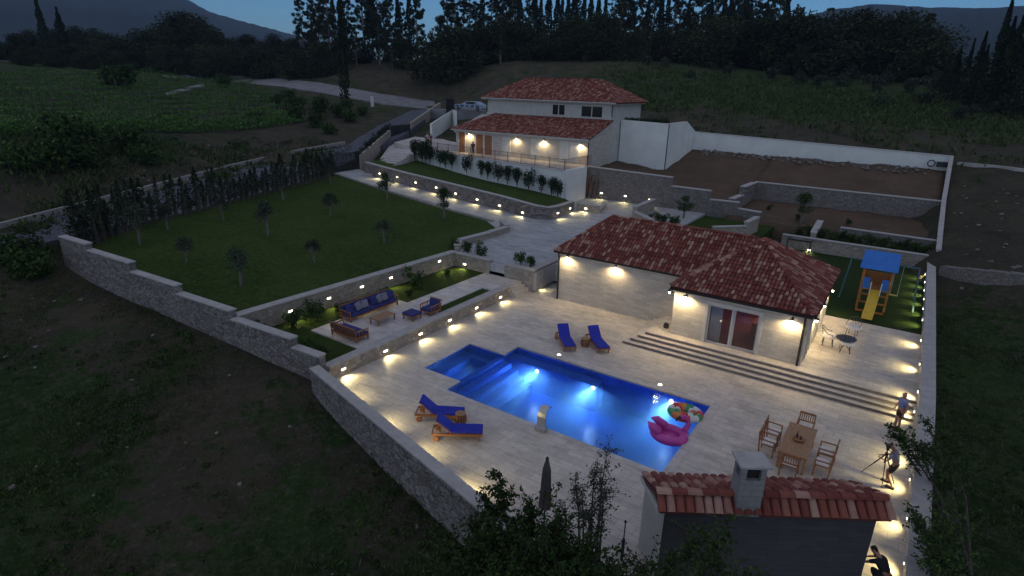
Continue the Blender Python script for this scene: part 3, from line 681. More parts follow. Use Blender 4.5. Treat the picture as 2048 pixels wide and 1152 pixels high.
# wing front with opening
DX0,DX1=iny(1408,682,WY).x,iny(1508,705,WY).x; DZ0,DZ1=.62,iny(1460,617,WY).z
mb.bbox(WX0,DX0,WY,WY+.35,.5,EZ); mb.bbox(DX1,AX1,WY,WY+.35,.5,EZ); mb.bbox(DX0,DX1,WY,WY+.35,DZ1,EZ)
mb.bbox(WX0,WX0+.3,WY+.35,AY+.0,.0,EZ); mb.bbox(AX1-.3,AX1,WY+.35,BY,.5,EZ); mb.bbox(WX0+.002,AX1-.3,BY-.3,BY,.5,EZ); mb.bbox(WX0+.002,AX1-.3,WY+.35,BY-.3,EZ-.1,EZ-.02)
mb.build('wall','clad',t)
M['interior']=plain('interior_plaster',(.16,.085,.055),.8,.15,2)
mb=MB(); mb.bbox(WX0+.3,AX1-.3,WY+.35,BY-.3,.5,.61); mb.bbox(WX0+.3,AX1-.3,34.6,34.7,.61,3.0); mb.build('interior','interior',t)
d=MB(); w=.09
d.bbox(DX0-.16,DX0,WY-.05,WY+.1,DZ0,DZ1+.16); d.bbox(DX1,DX1+.16,WY-.05,WY+.1,DZ0,DZ1+.16); d.bbox(DX0,DX1,WY-.05,WY+.1,DZ1,DZ1+.16)
fr=d.build('door_frame','trim',t)
xm=(DX0+DX1)/2
d=MB(); d.bbox(DX0,DX0+w,WY+.05,WY+.12,DZ0,DZ1); d.bbox(xm-w,xm,WY+.05,WY+.12,DZ0,DZ1); d.bbox(DX0+w,xm-w,WY+.05,WY+.12,DZ1-w,DZ1); d.bbox(DX0+w,xm-w,WY+.05,WY+.12,DZ0,DZ0+w)
sd_=d.build('sliding_door','trim',t)
def glassmat():
    m=bpy.data.materials.new('clear_glass'); m.use_nodes=True; t_=m.node_tree; t_.nodes.clear()
    g=t_.nodes.new('ShaderNodeBsdfGlossy'); g.inputs['Roughness'].default_value=.03; tr=t_.nodes.new('ShaderNodeBsdfTransparent'); f=t_.nodes.new('ShaderNodeFresnel'); f.inputs[0].default_value=1.5
    x=t_.nodes.new('ShaderNodeMixShader'); o=t_.nodes.new('ShaderNodeOutputMaterial')
    t_.links.new(f.outputs[0],x.inputs[0]); t_.links.new(tr.outputs[0],x.inputs[1]); t_.links.new(g.outputs[0],x.inputs[2]); t_.links.new(x.outputs[0],o.inputs[0]); return m
M['glass']=glassmat()
MB().bbox(DX0+w,xm-w,WY+.08,WY+.09,DZ0+w,DZ1-w).build('pane','glass',sd_)
d=MB(); d.bbox(xm,xm+w,WY+.13,WY+.2,DZ0,DZ1); d.bbox(DX1-w,DX1,WY+.13,WY+.2,DZ0,DZ1); d.bbox(xm+w,DX1-w,WY+.13,WY+.2,DZ1-w,DZ1); d.bbox(xm+w,DX1-w,WY+.13,WY+.2,DZ0,DZ0+w)
sd2=d.build('sliding_door','trim',t); MB().bbox(xm+w,DX1-w,WY+.16,WY+.17,DZ0+w,DZ1-w).build('pane','glass',sd2)
d=MB()
for i in range(9): x=DX0+.12+i*.065; d.tube([(x,WY+.3+.02*math.sin(i*2.1),DZ0+.05),(x,WY+.3+.02*math.sin(i*2.1),DZ1-.05)],.04,6)
d.build('curtain','curtain',t,smooth=True)
# furniture glimpsed indoors
MB().bbox(xm+.5,xm+1.3,31.2,32.2,.61,1.35).build('cabinet','wood',t); MB().bbox(xm+.9,xm+1.5,33,33.6,.61,1.6).build('cabinet','wood',t)
MB().bbox(DX0+.9,DX0+2.0,33.9,33.98,1.2,2.0).build('screen','blue_led',t)
# trim band under the eaves and gutters
mb=MB(); E=.2
mb.bbox(AX0-.12,WX0-.12,AY-.12,AY-.005,EZ-.16,EZ+.0); mb.bbox(WX0-.14,AX1+.14,WY-.14,WY-.005,EZ-.16,EZ); mb.bbox(WX0-.12,WX0-.005,WY,AY-.13,EZ-.16,EZ); mb.bbox(AX1+.005,AX1+.14,WY,BY,EZ-.16,EZ); mb.bbox(AX0-.12,AX0-.005,AY,BY,EZ-.16,EZ)
mb.build('cornice','trim',t)
FL=(WX0-E,WY-E,EZ);FR=(AX1+E,WY-E,EZ);BR=(AX1+E,BY+E,EZ);BL=(AX0-E,BY+E,EZ);EL=(AX0-E,AY-E,EZ);VV=(WX0-E,AY-E,EZ)
AP=at(1530,480,5.18);AP=(AP.x,34.2,5.2);RL=(-15.35,34.2,5.2)
mE=(AX1+E-.3,AY-E,EZ); mB=(AX1+E-.3,BY+E-.05,EZ-.02)
roof([[EL,mE,(-6.4,34.2,5.2),RL],[BL,EL,RL],[mB,(AX0-E,BY+E-.05,EZ-.02),RL,(-6.4,34.2,5.2)]],t,[(EL,RL),(BL,RL),(RL,(-6.6,34.2,5.22))])
wz=EZ+.10; AP2=iny(1530,478,33.7); w4=[(FL[0],FL[1],wz),(FR[0],FR[1],wz),(BR[0],BR[1],wz),(FL[0],BR[1]+.02,wz)]
roof([[w4[0],w4[1],AP2],[w4[1],w4[2],AP2],[w4[3],w4[0],AP2]],t,[(w4[0],AP2),(w4[1],AP2),(w4[2],AP2)],name='wing_roof')
mb=MB()
def gut(a,b): mb.beam((a[0],a[1],EZ-.02),(b[0],b[1],EZ-.02),.11,.1)
gut((EL[0],EL[1]-.06),(VV[0],VV[1]-.06)); gut((FL[0],FL[1]-.06),(FR[0],FR[1]-.06)); gut((FR[0]+.06,FR[1]),(BR[0]+.06,BR[1])); mb.build('gutter','dark',t)
pipe(t,[(AX0+.12,AY-.22,EZ-.1),(AX0+.1,AY-.08,EZ-.5),(AX0+.1,AY-.08,.02)]); pipe(t,[(AX1-.12,WY-.22,EZ-.1),(AX1-.12,WY-.08,EZ-.45),(AX1-.12,WY-.08,.62)])
# tall windows on the right side wall
for y in (29.9,32.2,34.5):
    f=MB(); f.bbox(AX1-.02,AX1+.06,y,y+.1,.62,2.7); f.bbox(AX1-.02,AX1+.06,y+1.2,y+1.3,.62,2.7); f.bbox(AX1-.02,AX1+.06,y,y+1.3,2.7,2.8); f.bbox(AX1-.02,AX1+.06,y+.6,y+.7,.62,2.7)
    fo=f.build('window','trim',t); MB().bbox(AX1+.003,AX1+.02,y+.1,y+1.2,.66,2.7).build('pane','glassdark',fo)
lp=bpy.data.lights.new('room_lamp','POINT'); lp.energy=45; lp.color=(1,.33,.07); lp.shadow_soft_size=.25
o=bpy.data.objects.new('room_lamp',lp); COL.objects.link(o); o.location=Vector((xm+.8,33.6,2.75))-annex.location; o.parent=annex
lp=bpy.data.lights.new('room_lamp','POINT'); lp.energy=9; lp.color=(.3,.22,1); lp.shadow_soft_size=.25
o=bpy.data.objects.new('room_lamp',lp); COL.objects.link(o); o.location=Vector((DX0+.7,32.6,2.4))-annex.location; o.parent=annex
# big house
t=house=thing('big_house',(-37,56.5,5),'large white two storey house with red tiled roofs above the terrace','house')
HX0,HX1,HY,UY=-46.6,-28.83,56.5,61.65
mb=MB(); mb.prism([(HX0,HY),(HX1,HY),(HX1,UY),(HX0,UY)],1.4,[7.75,7.75,9.35,9.35]); mb.build('wall','clad',t)
UX0=-45.9
mb=MB(); mb.bbox(UX0,HX1,UY+.002,69.6,1.4,11.3); mb.build('upper_wall','render2',t)
E=.4
a=(HX0-.45,HY-E,7.78);b=(HX1+.25,HY-E,7.78);c=(HX1+.25,UY-.03,9.5);d_=(HX0+2.2,UY-.03,9.5)
roof([[a,b,c,d_],[(HX0-.45,UY+1,7.78),a,d_]],t,[(a,d_)],name='lower_roof')
EZ2=11.35; q=[(UX0-.5,UY-.45,EZ2),(HX1+.6,UY-.45,EZ2),(HX1+.6,70.1,EZ2),(UX0-.5,70.1,EZ2)]
r0=(UX0+3.9,65.8,13.35);r1=(HX1-3.1,65.8,13.35)
rp=iny(1055,157,65.8); rq=iny(1202,161,65.8); r0=(rp.x,65.8,rp.z);r1=(rq.x,65.8,rp.z)
roof([[q[0],q[1],r1,r0],[q[1],q[2],r1],[q[3],q[0],r0],[q[2],q[3],r0,r1]],t,[(q[0],r0),(q[1],r1),(q[2],r1),(q[3],r0),(r0,r1)],name='upper_roof')
mb=MB(); mb.bbox(UX0-.45,HX1+.45,UY-.4,UY-.01,11.14,11.28); mb.bbox(HX1+.005,HX1+.5,UY,69.9,11.14,11.28); mb.bbox(HX0-.2,HX1+.15,HY-.3,HY-.005,7.5,7.66); mb.build('cornice','trim',t)
w1a,w1b=iny(1106,209,UY),iny(1129,230,UY); window(t,w1a.x,w1b.x,w1b.z,w1a.z,UY)
w1a,w1b=iny(1164,212,UY),iny(1204,235,UY); window(t,w1a.x,w1b.x,w1b.z,w1a.z,UY)
for (pa,pb,m_) in (((918,263),(930,302),'wood'),((953,268),(966,305),'wood'),((970,270),(984,307),'wood')):
    A_,B_=iny(*pa,HY),iny(*pb,HY)
    f=MB(); f.bbox(A_.x-.12,A_.x,HY-.06,HY-.002,TER,A_.z+.12);f.bbox(B_.x,B_.x+.12,HY-.06,HY-.002,TER,A_.z+.12);f.bbox(A_.x,B_.x,HY-.06,HY-.002,A_.z,A_.z+.12)
    fo=f.build('door','trim',t); MB().bbox(A_.x,B_.x,HY-.035,HY-.003,TER,A_.z).bbox(A_.x+.15,B_.x-.15,HY-.05,HY-.035,TER+.3,A_.z-.2).build('door_leaf',m_,fo)
for px in (1004,1062,1120,1140):
    A_=iny(px,278,HY); x0=A_.x; f=MB(); f.bbox(x0,x0+1.2,HY-.06,HY-.003,TER+.1,TER+2.3)
    fo=f.build('shutter','trim',t); sl_=MB()
    for k in range(20): sl_.box((x0+.6,HY-.075,TER+.25+k*.1),(1.0,.02,.05),rx=.5)
    sl_.build('slats','render',fo)
pipe(t,[(HX1+.08,HY-.12,7.6),(HX1+.08,HY-.12,1.9)]); pipe(t,[(HX1+.07,UY-.1,11.1),(HX1+.07,UY-.1,9.8)]); pipe(t,[(UX0+.1,UY-.1,11.1),(UX0+.1,UY-.1,9.6)])
mb=MB(); mb.beam((HX0-.45,HY-E-.07,7.72),(HX1+.25,HY-E-.07,7.72),.11,.1); mb.build('gutter','trim',t)
mb=MB(); mb.beam((UX0-.5,UY-.52,11.3),(HX1+.6,UY-.52,11.3),.12,.1); mb.build('gutter','trim',t)
# barbecue house in the foreground
RZ,NZ,FZ=3.05,2.72,2.4
nL,nR=at(1320,1019,NZ),at(1785,1036,NZ); rL,rR=at(1312,984,RZ),at(1771,997,RZ); fL,fR=at(1283,951,FZ),at(1702,968,FZ)
rL.z=rR.z=RZ
c=(nL+nR)/2
t=bbq=thing('barbecue_house',(c.x,c.y+.8,-.2),'small dark stone barbecue house with orange tiles in the foreground','outbuilding')
roof([[nL,nR,rR,rL],[fL,fR,rR,rL]],t,[(rL,rR),(rR,fR)],tw=.245,tl=.42,r=.115)
ax=(nR-nL).normalized(); dp=(fL-nL); dp.z=0
u2=Vector((ax.x,ax.y,0)).normalized(); v2=Vector((-u2.y,u2.x,0))
P0=nL+u2*.22+v2*.22; P1=nR-u2*.22+v2*.22; P2=fR-u2*.1-v2*.15; P3=fL+u2*.18-v2*.15
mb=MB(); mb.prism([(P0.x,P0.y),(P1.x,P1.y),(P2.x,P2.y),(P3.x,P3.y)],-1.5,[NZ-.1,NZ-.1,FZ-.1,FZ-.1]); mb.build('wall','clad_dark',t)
mb=MB(); q=[P0-u2*.03,P0-u2*.03+v2*.3,P3-u2*.03-v2*.0,P3-u2*.1]; mb.prism([(P0.x-.02,P0.y),(P3.x-.02,P3.y),(P3.x-.08,P3.y),(P0.x-.08,P0.y)],-.2,[NZ-.14,FZ-.14,FZ-.14,NZ-.14]); mb.build('side_render','render2',t)
MB().beam(fL+Vector((0,0,-.06)),nL+Vector((-.02,0,-.06)),.05,.14).build('barge_board','trim',t)
cc=at(1494,975,RZ+.25); ch=thing('chimney_stub',(0,0,0),None,None); bpy.data.objects.remove(ch)
rz=math.atan2(u2.y,u2.x)
cm=MB()
def cbx(o,x,y,z,dx,dy,dz): 
    p=Vector((cc.x,cc.y,0))+u2*x+v2*y; o.box((p.x,p.y,z),(dx,dy,dz),rz=rz)
cbx(cm,0,0,3.15,.62,.52,1.1); ct=3.7
for sx,sy in ((-1,-1),(1,-1),(-1,1),(1,1)): cbx(cm,sx*.245,sy*.195,ct+.17,.13,.13,.34)
cbx(cm,0,0,ct+.36,.62,.52,.06)
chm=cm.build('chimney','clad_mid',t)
o_=MB(); cbx(o_,0,0,ct+.16,.4,.3,.3); o_.build('flue','dark',chm)
o_=MB(); cbx(o_,0,0,ct+.43,.80,.70,.06); o_.build('cap','coping',chm)
# ------------------------------------------------------------------ lamps
spot=bpy.data.lights.new('wall_light_bulb','SPOT'); spot.energy=50; spot.color=WARM; spot.spot_size=R_(125); spot.spot_blend=.8; spot.shadow_soft_size=.04
scon=bpy.data.lights.new('sconce_bulb','SPOT'); scon.energy=80; scon.color=(1,.76,.40); scon.spot_size=R_(168); scon.spot_blend=.5; scon.shadow_soft_size=.06
def light_child(data,parent,loc,rot):
    o=bpy.data.objects.new(data.name,data); COL.objects.link(o); o.parent=parent; o.location=loc; o.rotation_euler=rot; return o
# local frame: wall at y=0, lamp projects toward -y
WL=thing('wall_light',(0,0,-50),None,None)
MB().box((0,-.02,0),(.30,.04,.16)).box((0,-.06,.075),(.32,.09,.02)).build('housing','trim',WL)
WL.location=(0,0,0)
for o in [x for x in bpy.data.objects if x.parent==WL]: o.data.transform(Matrix.Translation((0,0,-50)))
MB().box((0,-.045,0),(.22,.02,.10)).build('lens','glow',WL)
light_child(spot,WL,(0,-.14,.0),(R_(-48),0,0)); regkids(WL)
SC=thing('wall_lamp',(0,0,0),None,None)
mbx=MB(); mbx.box((0,-.015,.05),(.10,.03,.18)); mbx.tube([(0,-.02,.1),(0,-.1,.17),(0,-.17,.12)],.014,6); mbx.lathe((0,-.17,.0),[(.0,.13),(.03,.12),(.11,.05),(.12,.04)],12); mbx.build('bracket','dark',SC)
MB().lathe((0,-.17,-.1),[(.03,0),(.055,.03),(.055,.12),(.03,.14)],10).build('bulb_glass','glow',SC,smooth=True)
light_child(scon,SC,(0,-.26,-.13),(R_(24),0,0)); regkids(SC)
used={}
def place(proto,loc,rz,label,cat,group):
    if proto.name not in used: used[proto.name]=1; o=proto
    else: o=copy_tree(proto)
    o.location=loc; o.rotation_euler=(0,0,rz); tag(o,label,cat,group); return o
def wl(p,nrm,label,group,proto=None,cat='wall light'):
    rz=math.atan2(nrm[1],nrm[0])+math.pi/2
    return place(proto or WL,(p.x+nrm[0]*.003,p.y+nrm[1]*.003,p.z),rz,label,cat,group)
nr=lambda v:Vector(v).normalized()
G='warm recessed lights in the garden walls'
for i,a in enumerate([(686,737),(770,701),(840,667),(898,640),(952,615),(1000,594)]):
    wl(inx(*a,-20.09),(1,0),f'{ordn(i)} glowing light from the left in the low wall above the pool deck','lights in the low deck wall')
for i,a in enumerate([(580,622),(657,596),(723,573),(781,555),(878,522)]):
    A_,B_=(-26.525,15.0),(-25.975,31.5); wl(inl(*a,A_,B_),nr((1,-.033)),f'{ordn(i)} glowing light from the left in the wall behind the blue sofa','lights in the lawn wall')
wl(iny(930,528,31.25),(0,-1),'single glowing light in the back garden wall left of the garden steps','lights in the lawn wall')
wl(inx(1079,570,-19.35),(1,0),'single light low in the corner wall beside the pool house downpipe',G)
off=.0
PWo=PW
lamps=[(760,347),(795,354),(832,365),(873,375),(912,387),(955,399),(1000,411),(1046,425)]
for i,a in enumerate(lamps):
    best=None
    for k in range(4):
        p=inl(*a,PWo[k],PWo[k+1])
        if PWo[k][0]-.6<=p.x<=PWo[k+1][0]+.6: best=(p,k)
    if best is None: p=inl(*a,PWo[0],PWo[3]); k=0
    else: p,k=best
    d=nr((PWo[k+1][0]-PWo[k][0],PWo[k+1][1]-PWo[k][1])); wl(p+Vector((d.y,-d.x,0))*.01,(d.y,-d.x),f'{ordn(i)} light from the gate in the long planter wall along the driveway','lights in the planter wall')
p=inl(1098,427,PW[5],PW[6]); wl(Vector((-25.9,45.6,p.z*0+2.15)),nr((1,-.15)),'light in the planter wall just past its rounded corner','lights in the planter wall')
wl(Vector((-26.1,48.2,2.15)),nr((1,.1)),'last light of the planter wall beside the small nook','lights in the planter wall')
wl(iny(1172,417,49.75),(0,-1),'single light in the small nook wall at the house corner','lights in the planter wall')
for i,a in enumerate([(1203,386),(1251,392),(1300,399)]):
    wl(iny(*a,56.15),(0,-1),f'{ordn(i)} light from the left at the foot of the high stepped wall','lights in the high wall')
wl(iny(1368,430,56.15),(0,-1),'light behind the small tree in the flower bed above the red roof','lights in the high wall')
wl(iny(1433,440,56.15),(0,-1),'light at the right end of the flower bed above the red roof','lights in the high wall')
wl(iny(1618,500,52.47),(0,-1),'light in the playground wall next to the pergola','lights round the playground')
wl(iny(1831,533,52.47),(0,-1),'light in the playground wall at the far right corner','lights round the playground')
for i,y in enumerate((49.3,47.1,45.0,42.9,40.8,38.6)):
    wl(Vector((2.0,y,1.05)),(-1,0),f'{ordn(i)} light from the far end along the right wall of the playground','lights round the playground')
for i,y in enumerate((at(1845,684,.9).y,at(1840,731,.9).y,at(1835,786,.9).y)):
    wl(Vector((2.0,y,1.0)),(-1,0),f'{ordn(i)} light from the playground along the right terrace wall','lights along the terrace wall')
for i,(px,py) in enumerate(((1812,828),(1806,912),(1806,965),(1808,1045),(1790,1130))):
    p=at(px,py,.25); wl(Vector((2.0,p.y,.5)),(-1,0),f'{ordn(i)} light down the right deck wall counting from the stone steps','lights along the right deck wall')
for i,x in enumerate((-18.2,-15.6,-13,-10.4)):
    n_=nr((.2457,1)); wl(Vector((x,FY(x)+.07,.5)),n_,f'{ordn(i)} light from the left on the inner face of the near deck wall','lights inside the near deck wall')
G='black lantern wall lamps under the eaves'
def sc(p,n_,label): wl(Vector((p.x,p.y,p.z-.10)),n_,label,G,SC,'wall lamp')
sc(iny(1137,510,AY),(0,-1),'wall lamp at the left end of the long pool house wall')
sc(iny(1233,530,AY),(0,-1),'wall lamp in the middle of the long pool house wall')
sc(inx(1346,581,WX0)*1.0,(-1,0),'wall lamp in the inner corner of the pool house')
sc(iny(1374,588,WY),(0,-1),'wall lamp left of the sliding glass doors')
sc(iny(1586,635,WY),(0,-1),'wall lamp right of the sliding glass doors by the downpipe')
for y,l in ((30.6+.3,'nearest'),(33.5,'middle'),(36.6,'farthest')): sc(Vector((AX1,y,2.45)),(1,0),f'{l} wall lamp on the right side of the pool house')
for a,l in (((940,266),'wall lamp beside the brown doors of the big house'),((1034,275),'wall lamp second from the left on the big house terrace'),((1089,280),'wall lamp third from the left on the big house terrace'),((1163,287),'wall lamp at the right corner of the big house terrace')): sc(iny(*a,HY),(0,-1),l)
# small floor lights beside the pool
for i,a in enumerate(((1118,711),(1320,771))):
    p=at(*a,0); t=thing('floor_light',p,['small floor light beside the pool in front of the far sun loungers','small floor light beside the far side of the pool below the steps'][i],'floor light','small floor lights beside the pool')
    MB().box((p.x,p.y,.02),(.26,.26,.04),rz=.4).build('housing','trim',t); MB().lathe((p.x,p.y,.035),[(.085,0),(.085,.015),(.05,.03)],12).build('lens','glow',t)
# ------------------------------------------------------------------ pool
t=pool=thing('swimming_pool',(-10.4,20.7,0),'blue lit rectangular swimming pool with a small square spa at its left end','pool')
def mosaic():
    n=N('blue_mosaic',.35); b=n.n('ShaderNodeTexVoronoi'); b.inputs['Scale'].default_value=9; n.l(n.pos(),b.inputs['Vector'])
    s=n.n('ShaderNodeSeparateColor'); n.l(b.outputs['Color'],s.inputs[0])
    n.col(n.ramp(s.outputs[0],[(0,(.018,.09,.60)),(1,(.04,.18,.82))])); return n.m
M['mosaic']=mosaic()
D=-1.75
mb=MB()
def quad(a,b,c_,d_): mb.add([a,b,c_,d_],[(0,1,2,3)])
x0,x1,y0,y1=PX0,PX1,PY0,PY1
mb.bbox(x0-.3,x1+.3,y0-.3,y1+.3,D-.2,D); 
mb.bbox(x1,x1+.3,y0-.3,y1+.3,D,-.35-.002); mb.bbox(x0-.3,x1,y1,y1+.3,D,-.352); mb.bbox(x0-.3,x1,y0-.3,y0,D,-.352); mb.bbox(x0-.3,x0,y0,y1,D,-.55)
mb.bbox(x0-.3,x0,y0,SY0,-.55,-.352);mb.bbox(x0-.3,x0,SY1,y1,-.55,-.352)
# band hidden under the deck slab edge is the slab itself: line it
for (a,b,c_,d_) in ((x0,x1,y1-.02,y1),(x0,x1,y0,y0+.02),(x1-.02,x1,y0+.02,y1-.02),(x0,x0+.02,y0+.02,SY0),(x0,x0+.02,SY1,y1-.02)): mb.bbox(a,b,c_,d_,-.36,-.05)
mb.build('basin','mosaic',t)
mb=MB(); sx0,sx1,sy0,sy1=SX0,SX1,SY0,SY1
mb.bbox(sx0-.2,sx1-.302,sy0-.2,sy1+.2,-1.1,-.9); mb.bbox(sx0-.2,sx0,sy0-.2,sy1+.2,-.9,-.352); mb.bbox(sx0,sx1-.302,sy1,sy1+.2,-.9,-.352); mb.bbox(sx0,sx1-.302,sy0-.2,sy0,-.9,-.352)
for (a,b,c_,d_) in ((sx0,sx0+.02,sy0,sy1),(sx0+.02,sx1,sy1-.02,sy1),(sx0+.02,sx1,sy0,sy0+.02)): mb.bbox(a,b,c_,d_,-.36,-.05)
mb.bbox(sx0+.02,sx0+.45,sy0+.02,sy1-.02,-.9,-.5); mb.bbox(sx0+.45,sx1-.3,sy1-.47,sy1-.02,-.9,-.5); mb.bbox(sx1-.3,sx1-.0,sy0+.02,sy1-.02,-.56,-.16)
mb.build('spa_basin','mosaic',t)
mb=MB()
for i in range(4): mb.bbox(x0+.02,x0+.45+.38*i,y0+.02,y0+2.6,D,-.3-.27*i-.002*i) if False else None
for i in range(4): mb.bbox(x0+.02+(.42*i if i else 0),x0+.44+.42*i,y0+.02,y1-1.2,D+.001*i,-.32-.27*i)
BX=iny(1209,745,PY1).x; mb.bbox(x0+.02,BX,y1-.75,y1-.02,D,-.38); mb.build('underwater_steps','mosaic',t)
mb=MB(); 
for (a,b,c_,d_) in ((PX0-.0,PX1+.3,PY1,PY1+.32),(PX1,PX1+.32,PY0-.32,PY1),(PX0-.32,PX1,PY0-.32,PY0),(SX0-.32,SX1,SY1,SY1+.32),(SX0-.32,SX0,SY0-.32,SY1),(SX0,SX1-.33,SY0-.32,SY0),(PX0-.32,PX0,PY0,SY0),(PX0-.0,PX0+.0,0,0),(PX0-.32,PX0,SY1+.32,PY1+.32)):
    if b>a: mb.bbox(a,b,c_,d_,-.03,.018)
mb.build('coping','terrace',t)
# water body with a real surface and a faint scattering volume
def watermat():
    m=bpy.data.materials.new('pool_water'); m.use_nodes=True; t_=m.node_tree; t_.nodes.clear(); nn=t_.nodes.new
    g=nn('ShaderNodeBsdfGlossy'); g.inputs['Roughness'].default_value=.04; tr=nn('ShaderNodeBsdfTransparent'); f=nn('ShaderNodeFresnel'); f.inputs[0].default_value=1.33
    x=nn('ShaderNodeMixShader'); o=nn('ShaderNodeOutputMaterial'); b=nn('ShaderNodeBump'); no=nn('ShaderNodeTexNoise'); ge=nn('ShaderNodeNewGeometry')
    no.inputs['Scale'].default_value=2.2; no.inputs['Detail'].default_value=3; b.inputs['Strength'].default_value=.4; b.inputs['Distance'].default_value=.05
    L=t_.links.new; L(ge.outputs['Position'],no.inputs['Vector']); L(no.outputs['Fac'],b.inputs['Height']); L(b.outputs[0],g.inputs['Normal'])
    L(f.outputs[0],x.inputs[0]); L(tr.outputs[0],x.inputs[1]); L(g.outputs[0],x.inputs[2]); L(x.outputs[0],o.inputs[0])
    v=nn('ShaderNodeVolumePrincipled'); v.inputs['Color'].default_value=(.30,.62,.95,1); v.inputs['Density'].default_value=.30; v.inputs['Anisotropy'].default_value=.45
    L(v.outputs[0],o.inputs['Volume']); return m
M['water']=watermat()
mb=MB(); e=.01; poly=[(PX0+.021,PY0+.021),(PX1-.021,PY0+.021),(PX1-.021,PY1-.021),(PX0+.021,PY1-.021),(PX0+.021,SY1-.021),(SX0+.021,SY1-.021),(SX0+.021,SY0+.021),(PX0+.021,SY0+.021)]
mb.prism(poly,D-.05,-.10); w_=mb.build('water','water'); tag(w_,kind='structure')
ps=bpy.data.lights.new('pool_bulb','SPOT'); ps.energy=560; ps.color=(.50,.82,1); ps.spot_size=R_(52); ps.spot_blend=.9; ps.shadow_soft_size=.08
pb=bpy.data.lights.new('pool_fill_bulb','SPOT'); pb.energy=260; pb.color=(.25,.5,1); pb.spot_size=R_(170); pb.spot_blend=.3; pb.shadow_soft_size=.1
for i,a in enumerate(((1075,742),(1187,775),(1343,802))):
    yy=PY1-.02-(.73 if i<2 else 0); p=iny(*a,yy); z=max(-1.0,min(-.32,p.z))
    pl=MB().tube([(p.x,yy-.001,z),(p.x,yy-.05,z)],.13,14).build('pool_lamp','trim',t); MB().tube([(p.x,yy-.051,z),(p.x,yy-.07,z)],.075,14).build('lens','glow_pool',pl)
    light_child(ps,pl,Vector((p.x,yy-.13,z))-pool.location,(R_(-84),0,0)); light_child(pb,pl,Vector((p.x,yy-.13,z))-pool.location,(R_(-70),0,0))
ps2=bpy.data.lights.new('spa_bulb','SPOT'); ps2.energy=60; ps2.color=(.45,.75,1); ps2.spot_size=R_(100); ps2.spot_blend=.9; ps2.shadow_soft_size=.06
px_,py_=SX1-.35,20.6
pl=MB().tube([(px_,py_,-.42),(px_-.05,py_,-.42)],.1,14).build('pool_lamp','trim',t); MB().tube([(px_-.051,py_,-.42),(px_-.06,py_,-.42)],.08,14).build('lens','glow_pool',pl)
light_child(ps2,pl,Vector((px_-.12,py_,-.42))-pool.location,(R_(-78),0,R_(-90)))
# waterfall spout
p=at(1082,862,0); t=thing('water_spout',p,'curved steel waterfall spout standing on the near edge of the pool','spout')
prof=[(0,0),(0,.35),(.0,.62),(.05,.8),(.16,.92),(.32,.96),(.46,.90)]
mb=MB(); vs=[]
for (a,b) in prof:
    wd=.2-.04*b
    vs+=[(p.x-wd,p.y+a,p.z+b),(p.x+wd,p.y+a,p.z+b),(p.x+wd,p.y+a+.0,p.z+b),(p.x-wd,p.y+a,p.z+b)]
mb=MB()
for (a,b),(c1,d1) in zip(prof,prof[1:]): mb.beam((p.x,p.y+a,p.z+b),(p.x,p.y+c1,p.z+d1),.40-.06*b,.06,up=(0,1,0) if abs(c1-a)<.03 else (0,0,1))
mb.build('hood','steel',t,bevel=.008); MB().box((p.x,p.y,.09),(.46,.26,.18)).build('base','steel',t)
# inflatables
t=thing('flamingo_float',at(1345,868,-.1),'pink inflatable flamingo float at the right end of the pool','pool float')
M['pink']=plain('pink_vinyl',(.50,.06,.34),.35,.1,4); M['swan']=plain('white_vinyl',(.7,.7,.7),.35,.1,4)
c=Vector((-5.98,20.3,0)); mb=MB(); k=28
ring=[(c.x+.52*math.cos(a)*1.12,c.y+.46*math.sin(a),.06) for a in np.linspace(0,2*math.pi,k)]
mb.tube(ring,[.18]*k,12,cap=False); mb.lathe((c.x,c.y,-.08),[(.0,0),(.55,0),(.55,.12),(.0,.16)],20)
mb.build('ring','pink',t,smooth=True)
mb=MB(); mb.tube([(c.x+.45,c.y+.35,.15),(c.x+.55,c.y+.55,.38),(c.x+.48,c.y+.62,.6),(c.x+.36,c.y+.55,.74),(c.x+.24,c.y+.42,.72)],[.15,.10,.075,.08,.08],10); nk=mb.build('neck','pink',t,smooth=True)
MB().tube([(c.x+.24,c.y+.42,.72),(c.x+.15,c.y+.32,.66),(c.x+.12,c.y+.27,.58)],[.07,.05,.02],8).build('beak','dark',nk,smooth=True)
mb=MB(); mb.tube([(c.x-.3,c.y-.35,.15),(c.x-.65,c.y-.25,.35),(c.x-.85,c.y-.15,.42)],[.2,.16,.03],8); mb.tube([(c.x-.3,c.y+.35,.15),(c.x-.65,c.y+.3,.38),(c.x-.85,c.y+.2,.42)],[.2,.16,.03],8); mb.build('wing','pink',t,smooth=True)
M['cols']=[plain('red_vinyl',(.55,.03,.03),.35,.1,4),plain('white_vinyl_band',(.65,.65,.62),.35,.1,4),plain('green_vinyl',(.03,.28,.09),.35,.1,4),plain('orange_vinyl',(.6,.2,.05),.35,.1,4)]
c=Vector((-6.0,22.25,0)); t=thing('swim_ring',(c.x,c.y,-.1),'striped red white and green inflatable swim ring behind the pink float','pool float')
for j,(rr,hh) in enumerate(((.55,.1),(.30,.1))):
    mb=MB(); k=33; P_=[(c.x+rr*1.1*math.cos(a),c.y+rr*.95*math.sin(a),hh) for a in np.linspace(0,2*math.pi,k)]
    b0=len(mb.v); mb.tube(P_,[.15]*k,10,cap=False)
    mb.mi=[((i//10)//3)%4 for i in range(len(mb.f))]; mb.build('ring',M['cols'],t,smooth=True)
p=Vector((-6.3,23.1,0)); tag(MB().tube([(p.x-.5,p.y,-.07),(p.x,p.y+.12,-.06),(p.x+.6,p.y-.1,-.07)],.04,8).build('float_rope','swan'),'thin white rope floating in the far right corner of the pool','rope')
